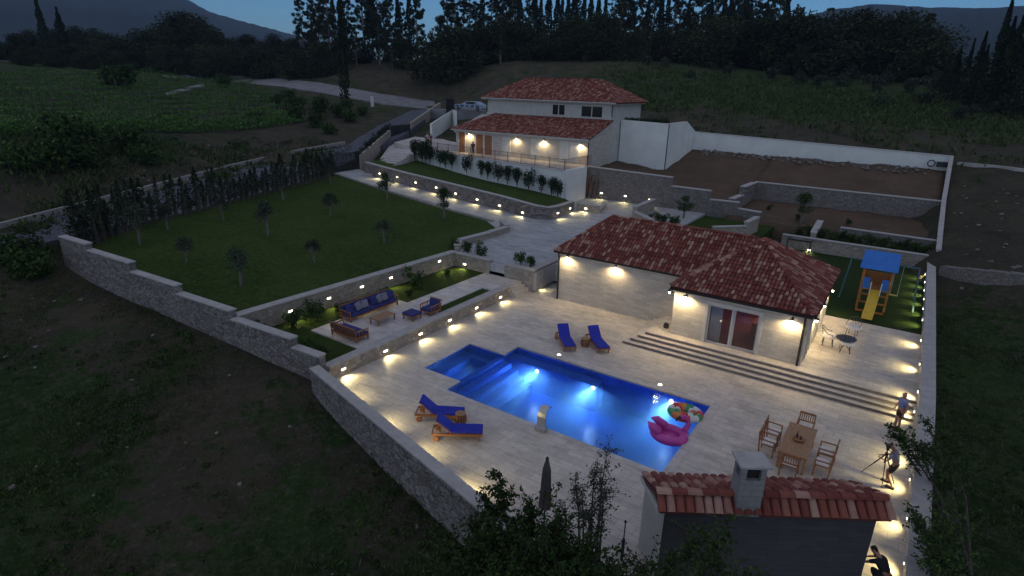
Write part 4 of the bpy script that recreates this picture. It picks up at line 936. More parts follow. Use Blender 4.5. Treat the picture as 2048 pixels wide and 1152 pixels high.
# ------------------------------------------------------------------ loungers
LG=thing('sun_lounger',(0,0,0),None,None)   # foot end at origin, head toward +x
mb=MB(); 
for s in (-1,1): mb.beam((0,s*.31,.27),(1.95,s*.31,.27),.05,.09)
for i in range(14): mb.bbox(.04+i*.095,.1+i*.095,-.3,.3,.30,.32)
mb.bbox(0,.04,-.31,.31,.24,.32); mb.bbox(1.91,1.95,-.31,.31,.24,.32); mb.build('frame','wood',LG)
for (x,y) in ((.12,-.29),(.12,.29),(1.7,-.29),(1.7,.29)): MB().beam((x,y,0),(x,y,.25),.06).build('leg','wood',LG)
for y in (-.36,.36): MB().tube([(1.78,y-.02,.11),(1.78,y+.02,.11)],.11,14).build('wheel','wood',LG)
al=R_(42); bx,bz=1.2,.33; ex,ez=bx+.78*math.cos(al),bz+.78*math.sin(al)
mb=MB()
for s in (-1,1): mb.beam((bx,s*.28,bz),(ex,s*.28,ez),.04,.05)
for i in range(8): f_=.1+i*.12; mb.beam((lerp(bx,ex,f_),-.27,lerp(bz,ez,f_)),(lerp(bx,ex,f_),.27,lerp(bz,ez,f_)),.06,.015,up=(math.sin(al),0,-math.cos(al)))
mb.beam((lerp(bx,ex,.6),0,lerp(bz,ez,.6)),(1.85,0,.3),.04); mb.build('backrest','wood',LG)
nv=Vector((-math.sin(al),0,math.cos(al)))
MB().bbox(0,bx,-.3,.3,.325,.42).build('seat_cushion','blue',LG,bevel=.03)
a=Vector((bx,0,bz))+nv*.06;b=Vector((ex,0,ez))+nv*.06; MB().beam(a,b,.6,.09,up=tuple(nv)).build('back_cushion','blue',LG,bevel=.03); regkids(LG)
LD=[((-12.86,24.68),(-.69,.72),'blue cushioned sun lounger nearer the spa beyond the pool'),((-11.36,25.55),(-.74,.67),'blue cushioned sun lounger nearer the house steps beyond the pool'),
 ((-13.22,16.41),(-.86,-.5),'farther blue cushioned sun lounger on the near side of the pool'),((-11.83,15.85),(-.83,-.56),'nearer blue cushioned sun lounger on the near side of the pool')]
for (fx,fy_),d,l in LD: place(LG,(fx,fy_,0),math.atan2(d[1],d[0]),l,'sun lounger','blue sun loungers beside the pool')
for p,l in ((at(1170,692,0),'round wooden side table between the two far sun loungers'),(at(921,846,0),'round wooden side table between the two near sun loungers')):
    t=thing('side_table',p,l,'side table','round side tables'); mb=MB()
    for i in range(12):
        a=i*math.pi/6; q=[(p.x+r*math.cos(a),p.y+r*math.sin(a),z) for r,z in ((.15,.0),(.22,.15),(.23,.28),(.16,.44))]; mb.tube(q,.035,5)
    mb.build('staves','wood',t); MB().lathe((p.x,p.y,.43),[(.2,0),(.21,.01),(.21,.03),(.0,.035)],16).build('table_top','wood2',t)
# ------------------------------------------------------------------ sofa group
def sofa(name,loc,rz,L,label,cat,depth=.85,arms=True):
    t=thing(name,loc,label,cat,None,rz); p0=MB()
    def bld(mb,n_,m_,**k):
        me=mb.mesh(n_,m_); o=bpy.data.objects.new(n_,me); COL.objects.link(o); o.parent=t
        if k.get('bevel'): b=o.modifiers.new('bevel','BEVEL'); b.width=k['bevel']; b.segments=2
        return o
    mb=MB(); mb.bbox(0,L,-depth/2,depth/2,.18,.26)
    bld(mb,'frame','wood')
    mb=MB(); n=int(L/.12)
    for i in range(n+1): x=.03+i*(L-.06)/n; mb.beam((x,depth/2-.04,.26),(x,depth/2+.06,.72),.05,.02)
    mb.beam((0,depth/2+.06,.74),(L,depth/2+.06,.74),.05,.07); bld(mb,'back_rail','wood')
    if arms:
        for x in (.03,L-.03):
            mb=MB(); mb.beam((x,-depth/2,.56),(x,depth/2,.58),.07,.04)
            for k in range(5): y=-depth/2+.04+k*(depth-.08)/4; mb.beam((x,y,.2),(x,y,.56),.04,.03)
            bld(mb,'armrest','wood')
    for x in (.05,L-.05):
        for y in (-depth/2+.05,depth/2-.05): bld(MB().bbox(x-.035,x+.035,y-.035,y+.035,0,.2),'leg','wood')
    ns=max(1,round(L/.75))
    for i in range(ns):
        a,b=lerp(.07,L-.07,i/ns)+.01,lerp(.07,L-.07,(i+1)/ns)-.01
        bld(MB().bbox(a,b,-depth/2,depth/2-.12,.265,.40),'seat_cushion','navy',bevel=.03)
        bld(MB().box(((a+b)/2,depth/2-.06,.56),(b-a,.13,.36),rx=-.2),'back_cushion','navy',bevel=.03)
    return t
Z=.64
sofa('sofa',(-23.9,19.5,Z),math.pi/2,3.6,'long wooden sofa with navy cushions under the light lit garden wall','sofa')
sofa('sofa',(-21.2,18.3,Z),math.pi,1.9,'shorter wooden sofa seen from behind at the near edge of the patio','sofa')
for o in [bpy.data.objects[n] for n in bpy.data.objects.keys() if n.startswith('sofa')]: pass
bpy.data.objects['sofa'].rotation_euler=(0,0,math.pi/2)
sofa('armchair',(-21.5,23.2,Z),0,.85,'wooden armchair with navy cushions at the right side of the patio','armchair')
t=thing('ottoman',(-21.35,22.0,Z),'low wooden footstool with a navy cushion in front of the armchair','footstool')
MB().box((-21.35,22.0,Z+.24),(.8,.75,.08)).build('frame','wood',t); MB().box((-21.35,22.0,Z+.34),(.8,.75,.12)).build('cushion','navy',t,bevel=.03)
for sx in(-1,1):
    for sy in(-1,1): MB().box((-21.35+sx*.34,22+sy*.31,Z+.1),(.06,.06,.2)).build('leg','wood',t)
t=thing('coffee_table',(-22.3,20.7,Z),'low slatted wooden coffee table in the middle of the patio','coffee table')
mb=MB(); 
for i in range(8): mb.bbox(-22.65+i*.09,-22.575+i*.09,20.05,21.35,Z+.33,Z+.36)
mb.bbox(-22.65,-21.95,20.1,20.16,Z+.27,Z+.33);mb.bbox(-22.65,-21.95,21.24,21.3,Z+.27,Z+.33); mb.build('table_top','wood2',t)
for sx in(-.3,.3):
    for sy in(-.58,.58): MB().box((-22.3+sx,20.7+sy,Z+.15),(.06,.06,.3)).build('leg','wood',t)
PLW=[(-24.0,19.75,'navy'),(-24.0,20.35,'greyf'),(-24.0,20.8,'greyf'),(-24.0,21.5,'navy'),(-24.0,21.9,'greyf'),(-24.0,22.3,'greyf'),(-24.0,22.75,'navy')]
for i,(x,y,m_) in enumerate(PLW):
    o=MB().box((0,0,0),(.14,.44,.44),ry=-.35,rz=random.uniform(-.3,.3),rx=random.uniform(-.3,.3)).build('pillow',m_,bevel=.05); o.location=(x+.22,y,Z+.66)
    tag(o,f'{ordn(i)} loose {"navy" if m_=="navy" else "pale grey"} pillow from the left on the long sofa','pillow','pillows on the long sofa')
# ------------------------------------------------------------------ dining set
TC=Vector((-1.62,21.8,0)); t=thing('dining_table',TC,'rectangular wooden dining table on the right part of the deck','table')
mb=MB()
for i in range(10): x=TC.x-.5+i*.1; mb.bbox(x+.003,x+.097,TC.y-1.12,TC.y+1.12,.71,.75)
for y in (-1.14,1.14): mb.bbox(TC.x-.5,TC.x+.5,TC.y+y-.04,TC.y+y+.04,.712,.752)
mb.build('table_top','wood2',t); mb=MB(); mb.bbox(TC.x-.44,TC.x-.41,TC.y-1.05,TC.y+1.05,.62,.71);mb.bbox(TC.x+.41,TC.x+.44,TC.y-1.05,TC.y+1.05,.62,.71);mb.bbox(TC.x-.41,TC.x+.41,TC.y-1.05,TC.y-1.02,.62,.71);mb.bbox(TC.x-.41,TC.x+.41,TC.y+1.02,TC.y+1.05,.62,.71); mb.build('apron','wood2',t)
for sx in(-.42,.42):
    for sy in(-1.03,1.03): MB().box((TC.x+sx,TC.y+sy,.31),(.09,.09,.62)).build('leg','wood2',t)
DC=thing('dining_chair',(0,0,0),None,None)  # faces -y
MB().bbox(-.26,.26,-.25,.22,.42,.45).build('seat','wood',DC)
MB().bbox(-.24,.24,-.24,.20,.452,.50).build('seat_cushion','white',DC,bevel=.015)
for (x,y,h) in ((-.27,-.24,.64),(.27,-.24,.64),(-.27,.24,.95),(.27,.24,.95)):
    MB().beam((x,y,0),(x,y+(.08 if h>.9 else 0),h),.045).build('leg','wood',DC)
mb=MB(); mb.beam((-.27,.31,.93),(.27,.31,.93),.03,.08); mb.beam((-.27,.27,.6),(.27,.27,.6),.03,.05)
for i in range(6): x=-.2+i*.08; mb.beam((x,.28,.6),(x,.31,.9),.03,.015)
mb.build('backrest','wood',DC)
for x in (-.29,.29): MB().beam((x,-.26,.65),(x,.27,.66),.06,.03).build('armrest','wood',DC)
regkids(DC)
for (x,y,rz,l) in ((-2.55,22.35,-math.pi/2*-1,'chair at the far left side of the dining table'),(-2.55,21.45,math.pi/2,'chair at the near left side of the dining table'),(-.65,22.1,-math.pi/2,'chair at the far right side of the dining table'),(-.65,21.25,-math.pi/2,'chair at the near right side of the dining table'),(-1.6,23.4,0,'chair at the far head of the dining table'),(-1.62,20.5,math.pi,'chair tucked under the near head of the dining table')):
    place(DC,(x,y,0),rz,'wooden arm'+l,'chair','wooden armchairs round the dining table')
t=thing('basket',(-1.6,21.75,.752),'small wicker basket tray on the dining table','basket')
MB().lathe((-1.6,21.75,.755),[(.14,0),(.2,.03),(.22,.08),(.2,.08),(.13,.02)],16).build('bowl','wood',t)
for i,(dx,dy,h) in enumerate(((-.08,.04,.3),(.06,-.03,.2))):
    tag(MB().lathe((-1.6+dx,21.75+dy,.79),[(.035,0),(.035,h*.6),(.014,h*.75),(.014,h)],10).build('bottle','dark'),['tall dark bottle standing in the table basket','short dark bottle standing in the table basket'][i],'bottle')
# ------------------------------------------------------------------ bistro set on right terrace
c=at(1693,676,.6+.72); c=Vector((c.x,c.y,.6)); t=thing('bistro_table',c,'round dark metal table on the right terrace','table')
M['iron']=plain('wrought_iron',(.05,.05,.055),.5,.2,9)
MB().lathe((c.x,c.y,1.3),[(.46,0),(.48,.01),(.46,.03),(.0,.035)],24).build('table_top','iron',t)
for k in range(3):
    a=k*2.1; MB().tube([(c.x+.3*math.cos(a),c.y+.3*math.sin(a),.61),(c.x+.05*math.cos(a),c.y+.05*math.sin(a),.95),(c.x+.2*math.cos(a),c.y+.2*math.sin(a),1.3)],.018,6).build('leg','iron',t)
BC=thing('bistro_chair',(0,0,0),None,None)
MB().lathe((0,0,.42),[(.26,0),(.33,.02),(.33,.10),(.26,.14),(0,.14)],18).build('seat_cushion','white',BC,smooth=True)
for a in (.8,2.3,3.9,5.5): MB().tube([(.22*math.cos(a),.22*math.sin(a),.42),(.26*math.cos(a),.26*math.sin(a),0)],.014,6).build('leg','iron',BC)
mb=MB(); mb.tube([(-.27,-.1,.62),(-.27,.1,.66),(-.2,.27,.86),(0,.32,.92),(.2,.27,.86),(.27,.1,.66),(.27,-.1,.62)],.014,6)
for x in (-.27,.27): mb.tube([(x,-.1,.62),(x*.9,-.1,.42)],.012,6)
for x in (-.1,0,.1): mb.tube([(x,.22,.45),(x,.3,.88)],.01,6)
mb.build('backrest','iron',BC); regkids(BC)
p=at(1654,690,.6); place(BC,(p.x,p.y,.6),math.pi*.55,'iron chair with a pale cushion left of the round table','chair','iron chairs at the round table')
p=at(1688,704,.6); place(BC,(p.x,p.y,.6),math.pi*1.05,'iron chair with a pale cushion in front of the round table','chair','iron chairs at the round table')
p=at(1702,672,.6); place(BC,(p.x,p.y,.6),-.2,'iron chair half hidden behind the round table','chair','iron chairs at the round table')
for o in [x for x in bpy.data.objects if x.name.startswith('bistro_chair')]: o.scale=(1.25,1.25,1.12)
# ------------------------------------------------------------------ playground
M['pblue']=plain('blue_tarpaulin',(.02,.16,.55),.5,.12,3); M['pyel']=plain('yellow_plastic',(.72,.50,.05),.35,.1,3); M['pwood']=plain('orange_wood',(.42,.17,.04),.6,.25,8); M['teal']=plain('teal_metal',(.05,.14,.15),.5,.2,5)
t=thing('playground_tower',(-.7,40.5,.62),'wooden play tower with a blue roof and a yellow slide on the turf','playground')
x0,x1,y0,y1=-1.4,.05,40.0,41.5; z=.62
for (x,y) in ((x0,y0),(x1,y0),(x0,y1),(x1,y1)): MB().bbox(x-.06,x+.06,y-.06,y+.06,z,z+2.75).build('post','pwood',t)
MB().bbox(x0-.05,x1+.05,y0-.05,y1+.05,z+1.2,z+1.28).build('platform','pwood',t)
mb=MB(); mb.add([(x0-.25,y0-.3,z+2.55),(x1+.25,y0-.3,z+2.55),(x1+.2,(y0+y1)/2,z+3.45),(x0-.2,(y0+y1)/2,z+3.45),(x1+.25,y1+.3,z+2.55),(x0-.25,y1+.3,z+2.55)],[(0,1,2,3),(3,2,4,5)]); o=mb.build('roof','pblue',t); m_=o.modifiers.new('s','SOLIDIFY'); m_.thickness=.03
MB().bbox(x0,x0+.42,y0-.06,y0-.03,z+1.28,z+1.95).build('panel','pblue',t); MB().bbox(x1-.42,x1,y0-.06,y0-.03,z+1.28,z+1.95).build('panel','pblue',t)
mb=MB(); mb.bbox(x0,x1,y1-.02,y1+.02,z+1.28,z+2.0)
for k in range(5): mb.bbox(x0-.02,x0+.02,y0+.1+k*.3,y0+.22+k*.3,z+1.28,z+2.0); mb.bbox(x1-.02,x1+.02,y0+.1+k*.3,y0+.22+k*.3,z+1.28,z+2.0)
mb.build('fence_boards','pwood',t)
mb=MB()
for zz in (.35,.85): mb.bbox(x0,x1,y0-.03,y0+.03,z+zz,z+zz+.1)
mb.bbox(x0,x0+.06,y0-.9,y0,z+.05,z+.15); mb.bbox(x1-.06,x1,y0-.9,y0,z+.05,z+.15); mb.bbox(x0,x1,y0-.9,y0-.8,z+.05,z+.15); mb.build('base_frame','pwood',t)
xc=-.62; sl=[(xc,y0-.02,z+1.25),(xc,y0-.5,z+1.05),(xc-.03,y0-1.7,z+.42),(xc-.05,y0-2.3,z+.22),(xc-.05,y0-2.6,z+.2)]
mb=MB()
for a,b in zip(sl,sl[1:]):
    mb.beam(a,b,.5,.04)
    for s in (-.26,.26): mb.beam((a[0]+s,a[1],a[2]+.07),(b[0]+s,b[1],b[2]+.07),.04,.16)
mb.build('slide','pyel',t)
for s in (-.27,.27): MB().tube([(xc+s,y0-.05,z+1.3),(xc+s,y0-.2,z+1.75),(xc+s,y0-.75,z+1.15)],.025,6).build('slide_handle','swan',t)
t=thing('swing_frame',(.6,42.6,.62),'dark teal metal swing frame behind the play tower','swing')
mb=MB(); mb.beam((-2.3,42.4,3.0),(1.35,42.4,3.0),.09); mb.build('beam','teal',t)
for (xa,ya,xb,yb) in ((-2.3,42.4,-2.5,41.3),(-2.3,42.4,-2.5,43.5),(1.35,42.4,1.5,41.0),(1.35,42.4,1.5,43.6)): MB().beam((xa,ya,3.0),(xb,yb,.62),.07).build('leg','teal',t)
for xs_ in (.35,):
    sw=MB().bbox(xs_-.22,xs_+.22,42.3,42.5,1.05,1.09).build('seat','pyel',t); MB().tube([(xs_-.2,42.4,1.08),(xs_-.2,42.4,3)],.012,5).tube([(xs_+.2,42.4,1.08),(xs_+.2,42.4,3)],.012,5).build('rope','swan',sw)
# pergola
a=at(1575,500,1.4); t=thing('pergola',(-9.2,51.5,1.2),'small dark pergola frame behind the pool house roof','pergola')
q0=iny(1576,478,51.5);q1=iny(1622,484,51.5)
mb=MB(); mb.beam(q0,q1,.1); mb.beam(q0+Vector((0,1.2,0)),q1+Vector((0,1.2,0)),.1); mb.beam(q0,q0+Vector((0,1.2,0)),.08); mb.beam(q1,q1+Vector((0,1.2,0)),.08); mb.build('beams','dark',t)
for q in (q0,q1):
    for dy in (0,1.2): MB().beam(q+Vector((0,dy,0)),Vector((q.x,q.y+dy,.5)),.08).build('post','dark',t)
# ------------------------------------------------------------------ umbrella, post, tripod
p=at(1095,913,2.75); p=Vector((p.x,p.y,0)); t=thing('parasol',p,'closed taupe parasol standing upright among the branches at the near wall','parasol')
M['taupe']=plain('taupe_fabric',(.10,.085,.085),.9,.25,6)
mb=MB(); vs=[];K=16
for (z,r) in ((2.62,.05),(2.3,.13),(1.7,.17),(1.1,.2),(.95,.21)):
    for k in range(K): rr=r*(1 if k%2 else .72); a=2*math.pi*k/K+z*.3; vs.append((p.x+rr*math.cos(a),p.y+rr*math.sin(a),z))
mb.add(vs,[(i*K+j,i*K+(j+1)%K,(i+1)*K+(j+1)%K,(i+1)*K+j) for i in range(4) for j in range(K)]+[tuple(range(K))]); mb.build('canopy','taupe',t)
MB().tube([(p.x,p.y,.1),(p.x,p.y,2.7)],.025,8).build('pole','dark',t); MB().lathe((p.x,p.y,2.62),[(.03,0),(.055,.05),(.03,.11),(.0,.14)],10).build('finial','dark',t); MB().box((p.x,p.y,.05),(.6,.6,.1)).build('base','coping',t)
p=at(1243,1120,0); t=thing('garden_post',p,'thin dark post standing on the deck left of the barbecue house','post')
MB().tube([(p.x,p.y,0),(p.x,p.y,.75)],.05,8).build('sleeve','dark',t); MB().tube([(p.x,p.y,.75),(p.x,p.y,1.35)],.018,6).lathe((p.x,p.y,1.32),[(.0,0),(.05,.04),(.0,.12)],8).build('pole','dark',t)
f1,f2,f3=at(1723,943,0),at(1763,976,0),at(1788,968,0); top=(f1+f2+f3)/3; top=at(1773,908,1.25)
t=thing('tripod',(top.x,top.y,0),'black photo tripod with a camera standing on the deck near the right wall','tripod')
for f_ in (f1,f2,f3): 
    m=f_.lerp(top,.5); MB().tube([f_,m],[.013,.016],6).tube([m,top],[.02,.022],6).build('leg','dark',t)
MB().tube([top-Vector((0,0,.35)),top+Vector((0,0,.18))],.018,8).box(top,(.1,.1,.07)).build('centre_column','dark',t)
MB().box(top+Vector((0,0,.22)),(.09,.09,.08)).tube([top+Vector((0,0,.2)),top+Vector((.22,-.06,.12))],.01,6).build('head','dark',t)
cb=MB().box(top+Vector((0,0,.32)),(.14,.09,.10)).tube([top+Vector((-.02,.02,.32)),top+Vector((-.1,.15,.32))],.04,10).build('photo_camera','dark'); tag(cb,'small black camera mounted on top of the tripod','camera')
# ------------------------------------------------------------------ people
def skinned(name,nodes,edges,mat,parent,root=0,sub=1):
    bm=bmesh.new(); lay=bm.verts.layers.skin.verify(); vs=[]
    for i,(p,r) in enumerate(nodes):
        v=bm.verts.new(p); v[lay].radius=(r,r) if not isinstance(r,tuple) else r; v[lay].use_root=(i==root); vs.append(v)
    for a,b in edges: bm.edges.new((vs[a],vs[b]))
    me=bpy.data.meshes.new(name); bm.to_mesh(me); bm.free(); me.materials.append(mat if not isinstance(mat,str) else M[mat])
    o=bpy.data.objects.new(name,me); COL.objects.link(o); o.parent=parent
    o.modifiers.new('skin','SKIN').use_smooth_shade=True
    s=o.modifiers.new('sub','SUBSURF'); s.levels=s.render_levels=sub; return o
M['skin']=plain('skin',(.42,.22,.15),.6,.1,6); M['hair']=plain('hair',(.02,.014,.01),.7,.3,20)
def person(loc,rz,shirt,trousers,pose,label,lean=0.,short=True,long_hair=False):
    t=thing('person',loc,label,'person',None,rz)  # faces +x
    P=pose; J={}
    hip=Vector(P.get('hip',(0,0,.93))); ln=P.get('lean',0.); 
    def up(d): return hip+Vector((math.sin(ln)*d,0,math.cos(ln)*d))
    chest=up(.33); neck=up(.52); head=neck+Vector((.03+math.sin(ln+P.get('nod',0))*.1,0,.11*math.cos(ln+P.get('nod',0)))); crown=head+Vector((.02+math.sin(ln+P.get('nod',0))*.12,0,.12))
    nodes=[(hip,.13),(up(.16),.115),(chest,.135),(neck,.055),(head,.078),(crown,.07)]; edges=[(0,1),(1,2),(2,3),(3,4),(4,5)]
    nodes.append((head+Vector((.085,0,-.005)),.02)); edges.append((4,6))
    for s in (-1,1): nodes.append((head+Vector((0,s*.085,.0)),.018)); edges.append((4,len(nodes)-1))
    limbs={}
    for s,k in ((-1,'R'),(1,'L')):
        kn=Vector(P['knee'+k]); ft=Vector(P['foot'+k]); b=len(nodes)
        nodes+= [(hip+Vector((0,s*.09,-.06)),.09),(kn,.06),(ft+Vector((0,0,.08)),.04),(ft+Vector((.05,0,.035)),.04),(ft+Vector((.17,0,.025)),.03)]
        edges+=[(0,b),(b,b+1),(b+1,b+2),(b+2,b+3),(b+3,b+4)]; limbs['leg'+k]=(hip+Vector((0,s*.09,-.06)),kn,ft)
        sh=up(.44)+Vector((0,s*.18,0)); el=Vector(P['elbow'+k]); ha=Vector(P['hand'+k]); b=len(nodes); d=(ha-el).normalized()
        nodes+=[(sh,.055),(el,.04),(ha,.026),(ha+d*.07,(.034,.016))]; edges+=[(2,b),(b,b+1),(b+1,b+2),(b+2,b+3)]; limbs['arm'+k]=(sh,el,ha)
        sdv=d.cross(Vector((0,0,1))); sdv=sdv.normalized() if sdv.length>.1 else Vector((0,1,0))
        for q in range(4):
            nodes.append((ha+d*(.13+.012*(1.5-abs(q-1.5)))+sdv*(q-1.5)*.02,.009)); edges.append((b+3,len(nodes)-1))
        nodes.append((ha+d*.06+sdv*.055,.01)); edges.append((b+2,len(nodes)-1))
    skinned('body',nodes,edges,'skin',t)
    b=[(up(.02),.14),(up(.2),.135),(up(.38),.15),(up(.47),.09)]; e=[(0,1),(1,2),(2,3)]
    for k in 'RL': sh,el,ha=limbs['arm'+k]; b+= [(sh,.068),(sh.lerp(el,.75),.055)]; n_=len(b); e+=[(2,n_-2),(n_-2,n_-1)]
    skinned('shirt',b,e,shirt,t)
    b=[(up(.06),.145),(hip-Vector((0,0,.03)),.15)]; e=[(0,1)]
    for k in 'RL':
        h,kn,ft=limbs['leg'+k]
        if short: b+=[(h,.105),(h.lerp(kn,.8),.085)]; n_=len(b); e+=[(1,n_-2),(n_-2,n_-1)]
        else: b+=[(h,.10),(kn,.07),(kn.lerp(ft+Vector((0,0,.08)),.92),.052)]; n_=len(b); e+=[(1,n_-3),(n_-3,n_-2),(n_-2,n_-1)]
    skinned('trousers',b,e,trousers,t,root=1)
    hb=[(head+Vector((-.03,0,.04)),.085),(crown+Vector((-.01,0,.0)),.08)]; he=[(0,1)]
    if long_hair: hb.append((head+Vector((-.08,0,-.15)),.06)); he.append((0,2))
    skinned('hair',hb,he,'hair',t)
    for k in 'RL':
        ft=Vector(P['foot'+k]); o=MB().box((ft.x+.06,ft.y,ft.z+.03),(.27,.1,.06)); me=o.mesh('shoe','dark'); ob=bpy.data.objects.new('shoe',me); COL.objects.link(ob); ob.parent=t
    return t
M['tee']=plain('grey_shirt',(.30,.30,.36),.9,.15,6); M['shorts']=plain('dark_shorts',(.04,.03,.035),.9,.2,6); M['bluetee']=plain('light_blue_shirt',(.22,.26,.50),.9,.15,6); M['black']=plain('black_cloth',(.02,.02,.025),.9,.2,6); M['whtee']=plain('white_shirt',(.45,.42,.45),.9,.1,6); M['redtee']=plain('dark_red_shirt',(.18,.04,.06),.9,.1,6)
STAND=dict(kneeR=(.03,-.1,.48),kneeL=(.03,.1,.48),footR=(0,-.11,0),footL=(0,.11,0),elbowR=(-.02,-.27,1.12),elbowL=(-.02,.27,1.12),handR=(.08,-.28,.86),handL=(.08,.28,.86))
LEAN=dict(hip=(-.05,0,.9),lean=.3,nod=.5,kneeR=(.16,-.12,.48),kneeL=(.1,.12,.46),footR=(.1,-.16,0),footL=(-.12,.14,0),elbowR=(.22,-.24,1.05),elbowL=(.2,.24,1.02),handR=(.42,-.1,1.0),handL=(.4,.12,.98))
CROUCH=dict(hip=(0,0,.45),lean=.75,nod=.2,kneeR=(.38,-.18,.5),kneeL=(.36,.18,.5),footR=(.12,-.15,0),footL=(.1,.15,0),elbowR=(.5,-.25,.6),elbowL=(.5,.22,.58),handR=(.72,-.1,.45),handL=(.72,.1,.42))
p=at(1806,980,0); person((1.42,p.y,0),R_(170),'tee','shorts',LEAN,'person in grey shirt and dark shorts bending by the tripod at the wall')
p=at(1826,860,0); person((1.45,at(1826,868,0).y,0),R_(215),'bluetee','shorts',STAND,'person in a light blue shirt standing at the foot of the steps behind a branch')
p=at(1800,1190,0); person((1.6,p.y,0),R_(150),'black','black',CROUCH,'person in black crouching at the bottom edge beside the wall',short=False,long_hair=True)
p=at(946,314,TER); person((p.x,p.y,TER),R_(-70),'black','black',dict(STAND,elbowR=(.12,-.25,1.15),elbowL=(.12,.25,1.15),handR=(.28,-.06,1.3),handL=(.28,.06,1.3)),'person in dark clothes standing on the upper terrace by the brown doors',short=False)
p=at(849,293,TER); person((p.x,p.y+.6,TER),R_(-60),'whtee','black',STAND,'person in a white shirt near the upper gate beside the stairs',short=False)
p=at(857,294,TER); person((p.x+.1,p.y+.4,TER),R_(-100),'redtee','black',STAND,'person in a dark red shirt beside the white shirted one near the upper gate',short=False)
# ------------------------------------------------------------------ parked vehicle, marker post, junk
v0,v1=iny(912,219,84),iny(972,219,84); zb=v0.z-.0; vc=(v0+v1)/2
t=thing('parked_car',(vc.x,84,zb),'pale blue and white parked car left of the big house roof','car')
M['carw']=plain('white_car_paint',(.42,.52,.62),.3,.08,2); M['carb']=plain('blue_car_marking',(.02,.10,.30),.4,.1,2); M['tyre']=plain('tyre_rubber',(.02,.02,.02),.8,.2,9)
mb=MB(); L=v1.x-v0.x; sec=[(-L/2,.45,.75),(-L/2+.5,.3,.95),(-L*.22,.3,1.02),(-L*.1,.3,1.48),(L*.25,.3,1.5),(L*.38,.3,1.05),(L/2-.1,.35,.95),(L/2,.5,.7)]
vs=[]
for x,b,tp in sec:
    wd=.85 if tp<1.2 else .7
    vs+=[(vc.x+x,84-.85,zb+b),(vc.x+x,84+.85,zb+b),(vc.x+x,84+wd,zb+tp),(vc.x+x,84-wd,zb+tp)]
mb.add(vs,[(i*4+j,i*4+(j+1)%4,(i+1)*4+(j+1)%4,(i+1)*4+j) for i in range(7) for j in range(4)]+[(0,3,2,1),(28,29,30,31)]); mb.build('body','carw',t,bevel=.04)
for k in range(5): x=vc.x-L*.36+k*L*.17; MB().box((x,84-.868,zb+.72),(L*.1,.02,.24+.1*(k%2)),rz=0,ry=.2*(-1)**k).build('marking','carb',t)
MB().box((vc.x+L*.08,84-.8,zb+1.25),(L*.28,.04,.3)).build('side_window','glassdark',t)
for x in (-L*.32,L*.32): 
    w_=MB().tube([(vc.x+x,84-.9,zb+.32),(vc.x+x,84-.68,zb+.32)],.32,16).build('wheel','tyre',t); MB().tube([(vc.x+x,84-.91,zb+.32),(vc.x+x,84-.895,zb+.32)],.18,12).build('rim','steel',w_)
p=hit(745,214)
tag(MB().box((p.x,p.y,p.z+.9),(.5,.4,2.4)).build('marker_post','swan'),'white marker post at the bend of the upper road','post')
p=hit(530,156); tag(MB().box((p.x,p.y,gz(p.x,p.y)+1),(.5,.5,1.8)).build('marker_post','swan'),'tiny white post beside the far road on the left','post')
# fence of thin bars above the upper road wall
a=iny(905,205,83);b=iny(972,205,83); t=thing('iron_fence',a,'thin iron bar fence behind the parked car','fence'); mb=MB()
for i in range(30): p=a.lerp(b,i/29); mb.beam(p-Vector((0,0,1.6)),p+Vector((0,0,.5)),.03)
mb.beam(a+Vector((0,0,.4)),b+Vector((0,0,.4)),.05); mb.build('bars','rail',t)
mb=MB(); q0=iny(905,222,82.5);q1=iny(975,224,82.5); mb.prism([(q0.x-6,82.5),(q1.x,82.5),(q1.x,92),(q0.x-6,92)],4,[q0.z,q1.z,q1.z,q0.z]); struct('parking_court',mb,'road')
# tools leaning at the house corner
t=thing('leaning_boards',(-27.9,56,1.85),'old wooden boards and tools leaning in the corner by the house downpipe','boards')
for i in range(6): x=-28.3+i*.22; MB().beam((x,55.3+.1*i,1.85),(x+random.uniform(-.1,.3),56.1,3.9+random.uniform(-.6,.5)),.09,.04).build('board',['wood','bark'][i%2],t)
# bush-side water hose / bicycle like scrap by the white wall end
t=thing('scrap_wheel',(1.4,YW-.8,6.2),'old wheel and scrap lying at the right end of the long white wall','scrap')
zz=6.3; k=24; MB().tube([(1.0+.3*math.cos(a),YW-.9,zz+.28+.3*math.sin(a)) for a in np.linspace(0,6.283,k)],.06,6,cap=False).build('wheel','dark',t); MB().box((1.9,YW-.9,zz+.25),(.9,.4,.5),rz=.3).build('box','gate',t)
# dark object by the wing corner
o=MB().lathe((-9.6,29.5,.6),[(.12,0),(.16,.1),(.13,.25),(.05,.3)],12).build('flower_pot','dark'); tag(o,'small dark pot on the platform beside the pool house corner','pot')
